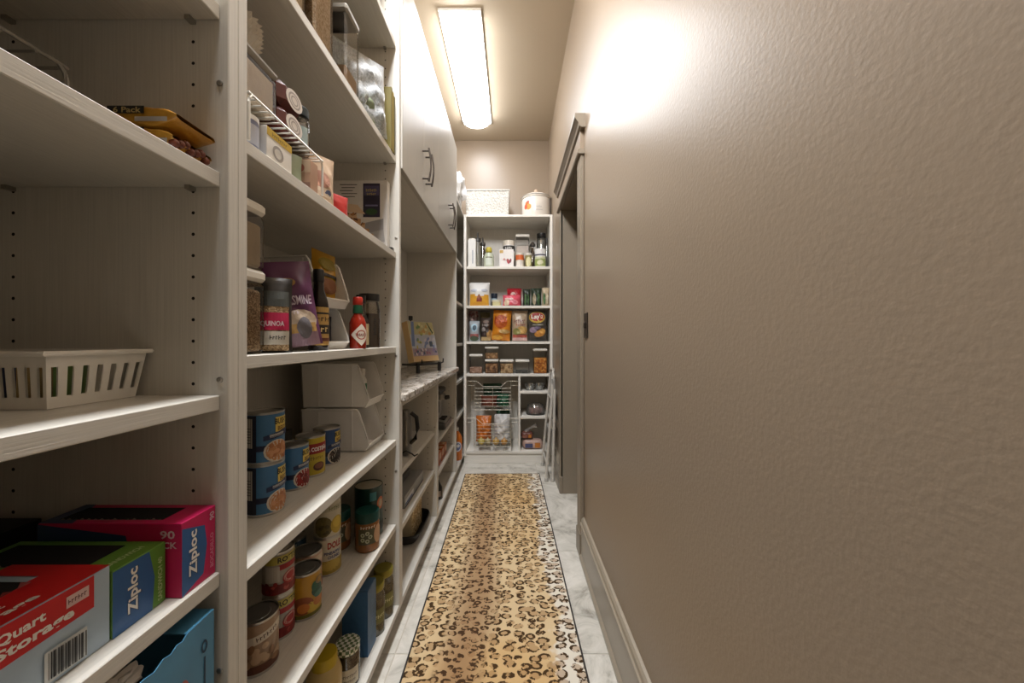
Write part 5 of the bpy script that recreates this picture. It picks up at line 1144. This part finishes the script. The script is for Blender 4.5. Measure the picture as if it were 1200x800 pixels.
for j in range(5): a = 2*PI*j/5; MB().lathe([(0, .013), (.022, .013), (.026, .04), (.020, .055), (0, .058)], 12, .040*math.cos(a), .030*math.sin(a)).build('cake', mat('#b5908a', .8, bump=.003, bscale=80), t, 50)
def loaf(label, x, y, z, w_, d, h, c, c2, tail=True):
    t = thing('bread_bag', label, 'bread', (x, y, z), 0, 'bagged bread')
    def F(a, b):
        q = 2*b-1; th = 2*PI*a; k = (1-abs(q)**6)**.4
        e = .6; c_, s_ = math.cos(th), math.sin(th)
        return (q*w_/2, math.copysign(abs(c_)**e, c_)*d/2*k+.002*math.sin(9*q+5*th), h/2+math.copysign(abs(s_)**e, s_)*h/2*k)
    mb = MB(); mb.grid(F, 24, 14); mb.build('loaf', mat(c, .35, var=.3, scale=30), t, 50)
    def Sf(u, v, o=0): return (u, -d/2-.003-o, v)
    decal(t, 'bag_print', Sf, [('R', (-w_*.36, h*.18, -w_*.0, h*.62), P(c2)), ('R', (w_*.10, h*.2, w_*.34, h*.7), P('#b8702c'))])
    if tail:
        mb = MB(); mb.tube([(0, 0, h*.9), (.015, -.005, h+.02), (.05, -.01, h+.045), (.085, -.015, h+.055)], [.030, .012, .010, .022], 8); mb.build('twisted_end', clear('#e4dcd6', .6, .15, .25), t, True)
    return t
loaf('white and blue bag of sliced bread on the bottom of the narrow column', .185, 3.26, ZE0, .19, .10, .085, '#b8988a', '#4a4c6c', False)
loaf('maroon bag of buns with twisted end stacked on the sliced bread', .135, 3.26, ZE0+.0905, .11, .085, .060, '#6d4036', '#8d5c4c')
# ================================================================== folded step stool against the wall
t = thing('step_stool', 'folded white tube step stool leaning on the wall beyond the doorway', 'step stool', (.30, 2.95, 0))
M_al = mat('#cfcac0', .35, metal=.25)
def leg(y0, y1, xb, xt, zt, n='leg'):
    MB().tube([(xb-.30, y0-2.95, .012), (xt-.30, y1-2.95, zt)], .0105, 8).build(n, M_al, t, True)
    MB().lathe([(.014, 0), (.014, .022), (.011, .026)], 10, xb-.30, y0-2.95, .0).build('foot', M_blk_pl if False else mat('#a9a59c', .6), t, 40)
leg(2.77, 2.84, .262, .325, .80); leg(3.12, 3.06, .262, .325, .80)
leg(2.77, 2.83, .312, .335, .70, 'rear_leg'); leg(3.11, 3.05, .312, .335, .70, 'rear_leg')
MB().tube([(.325-.30, -.11, .795), (.330-.30, -.10, .835), (.332-.30, 0, .85), (.330-.30, .10, .835), (.325-.30, .11, .795)], .0105, 8).build('handle', M_al, t, True)
for z, n in ((.28, 'step'), (.54, 'step')):
    xc = .262+(.325-.262)*z/.8-.30
    o = MB().box(-.012, -.125, -.10, .012, .125, .10, .008).build(n, mat('#8d8a84', .5), t); o.location = (xc+.026, 0, z); o.rotation_euler = (0, R(-4), 0)
for z in (.12, .62):
    xc = .262+(.325-.262)*z/.8-.30; MB().tube([(xc, -.165+.08*z, z), (xc, .155-.07*z, z)], .007, 6).build('cross_bar', M_al, t, True)
MB().box(.012, -.125, .655, .040, -.09, .78, .004).build('hinge_cover', mat('#8d8a84', .5), t)
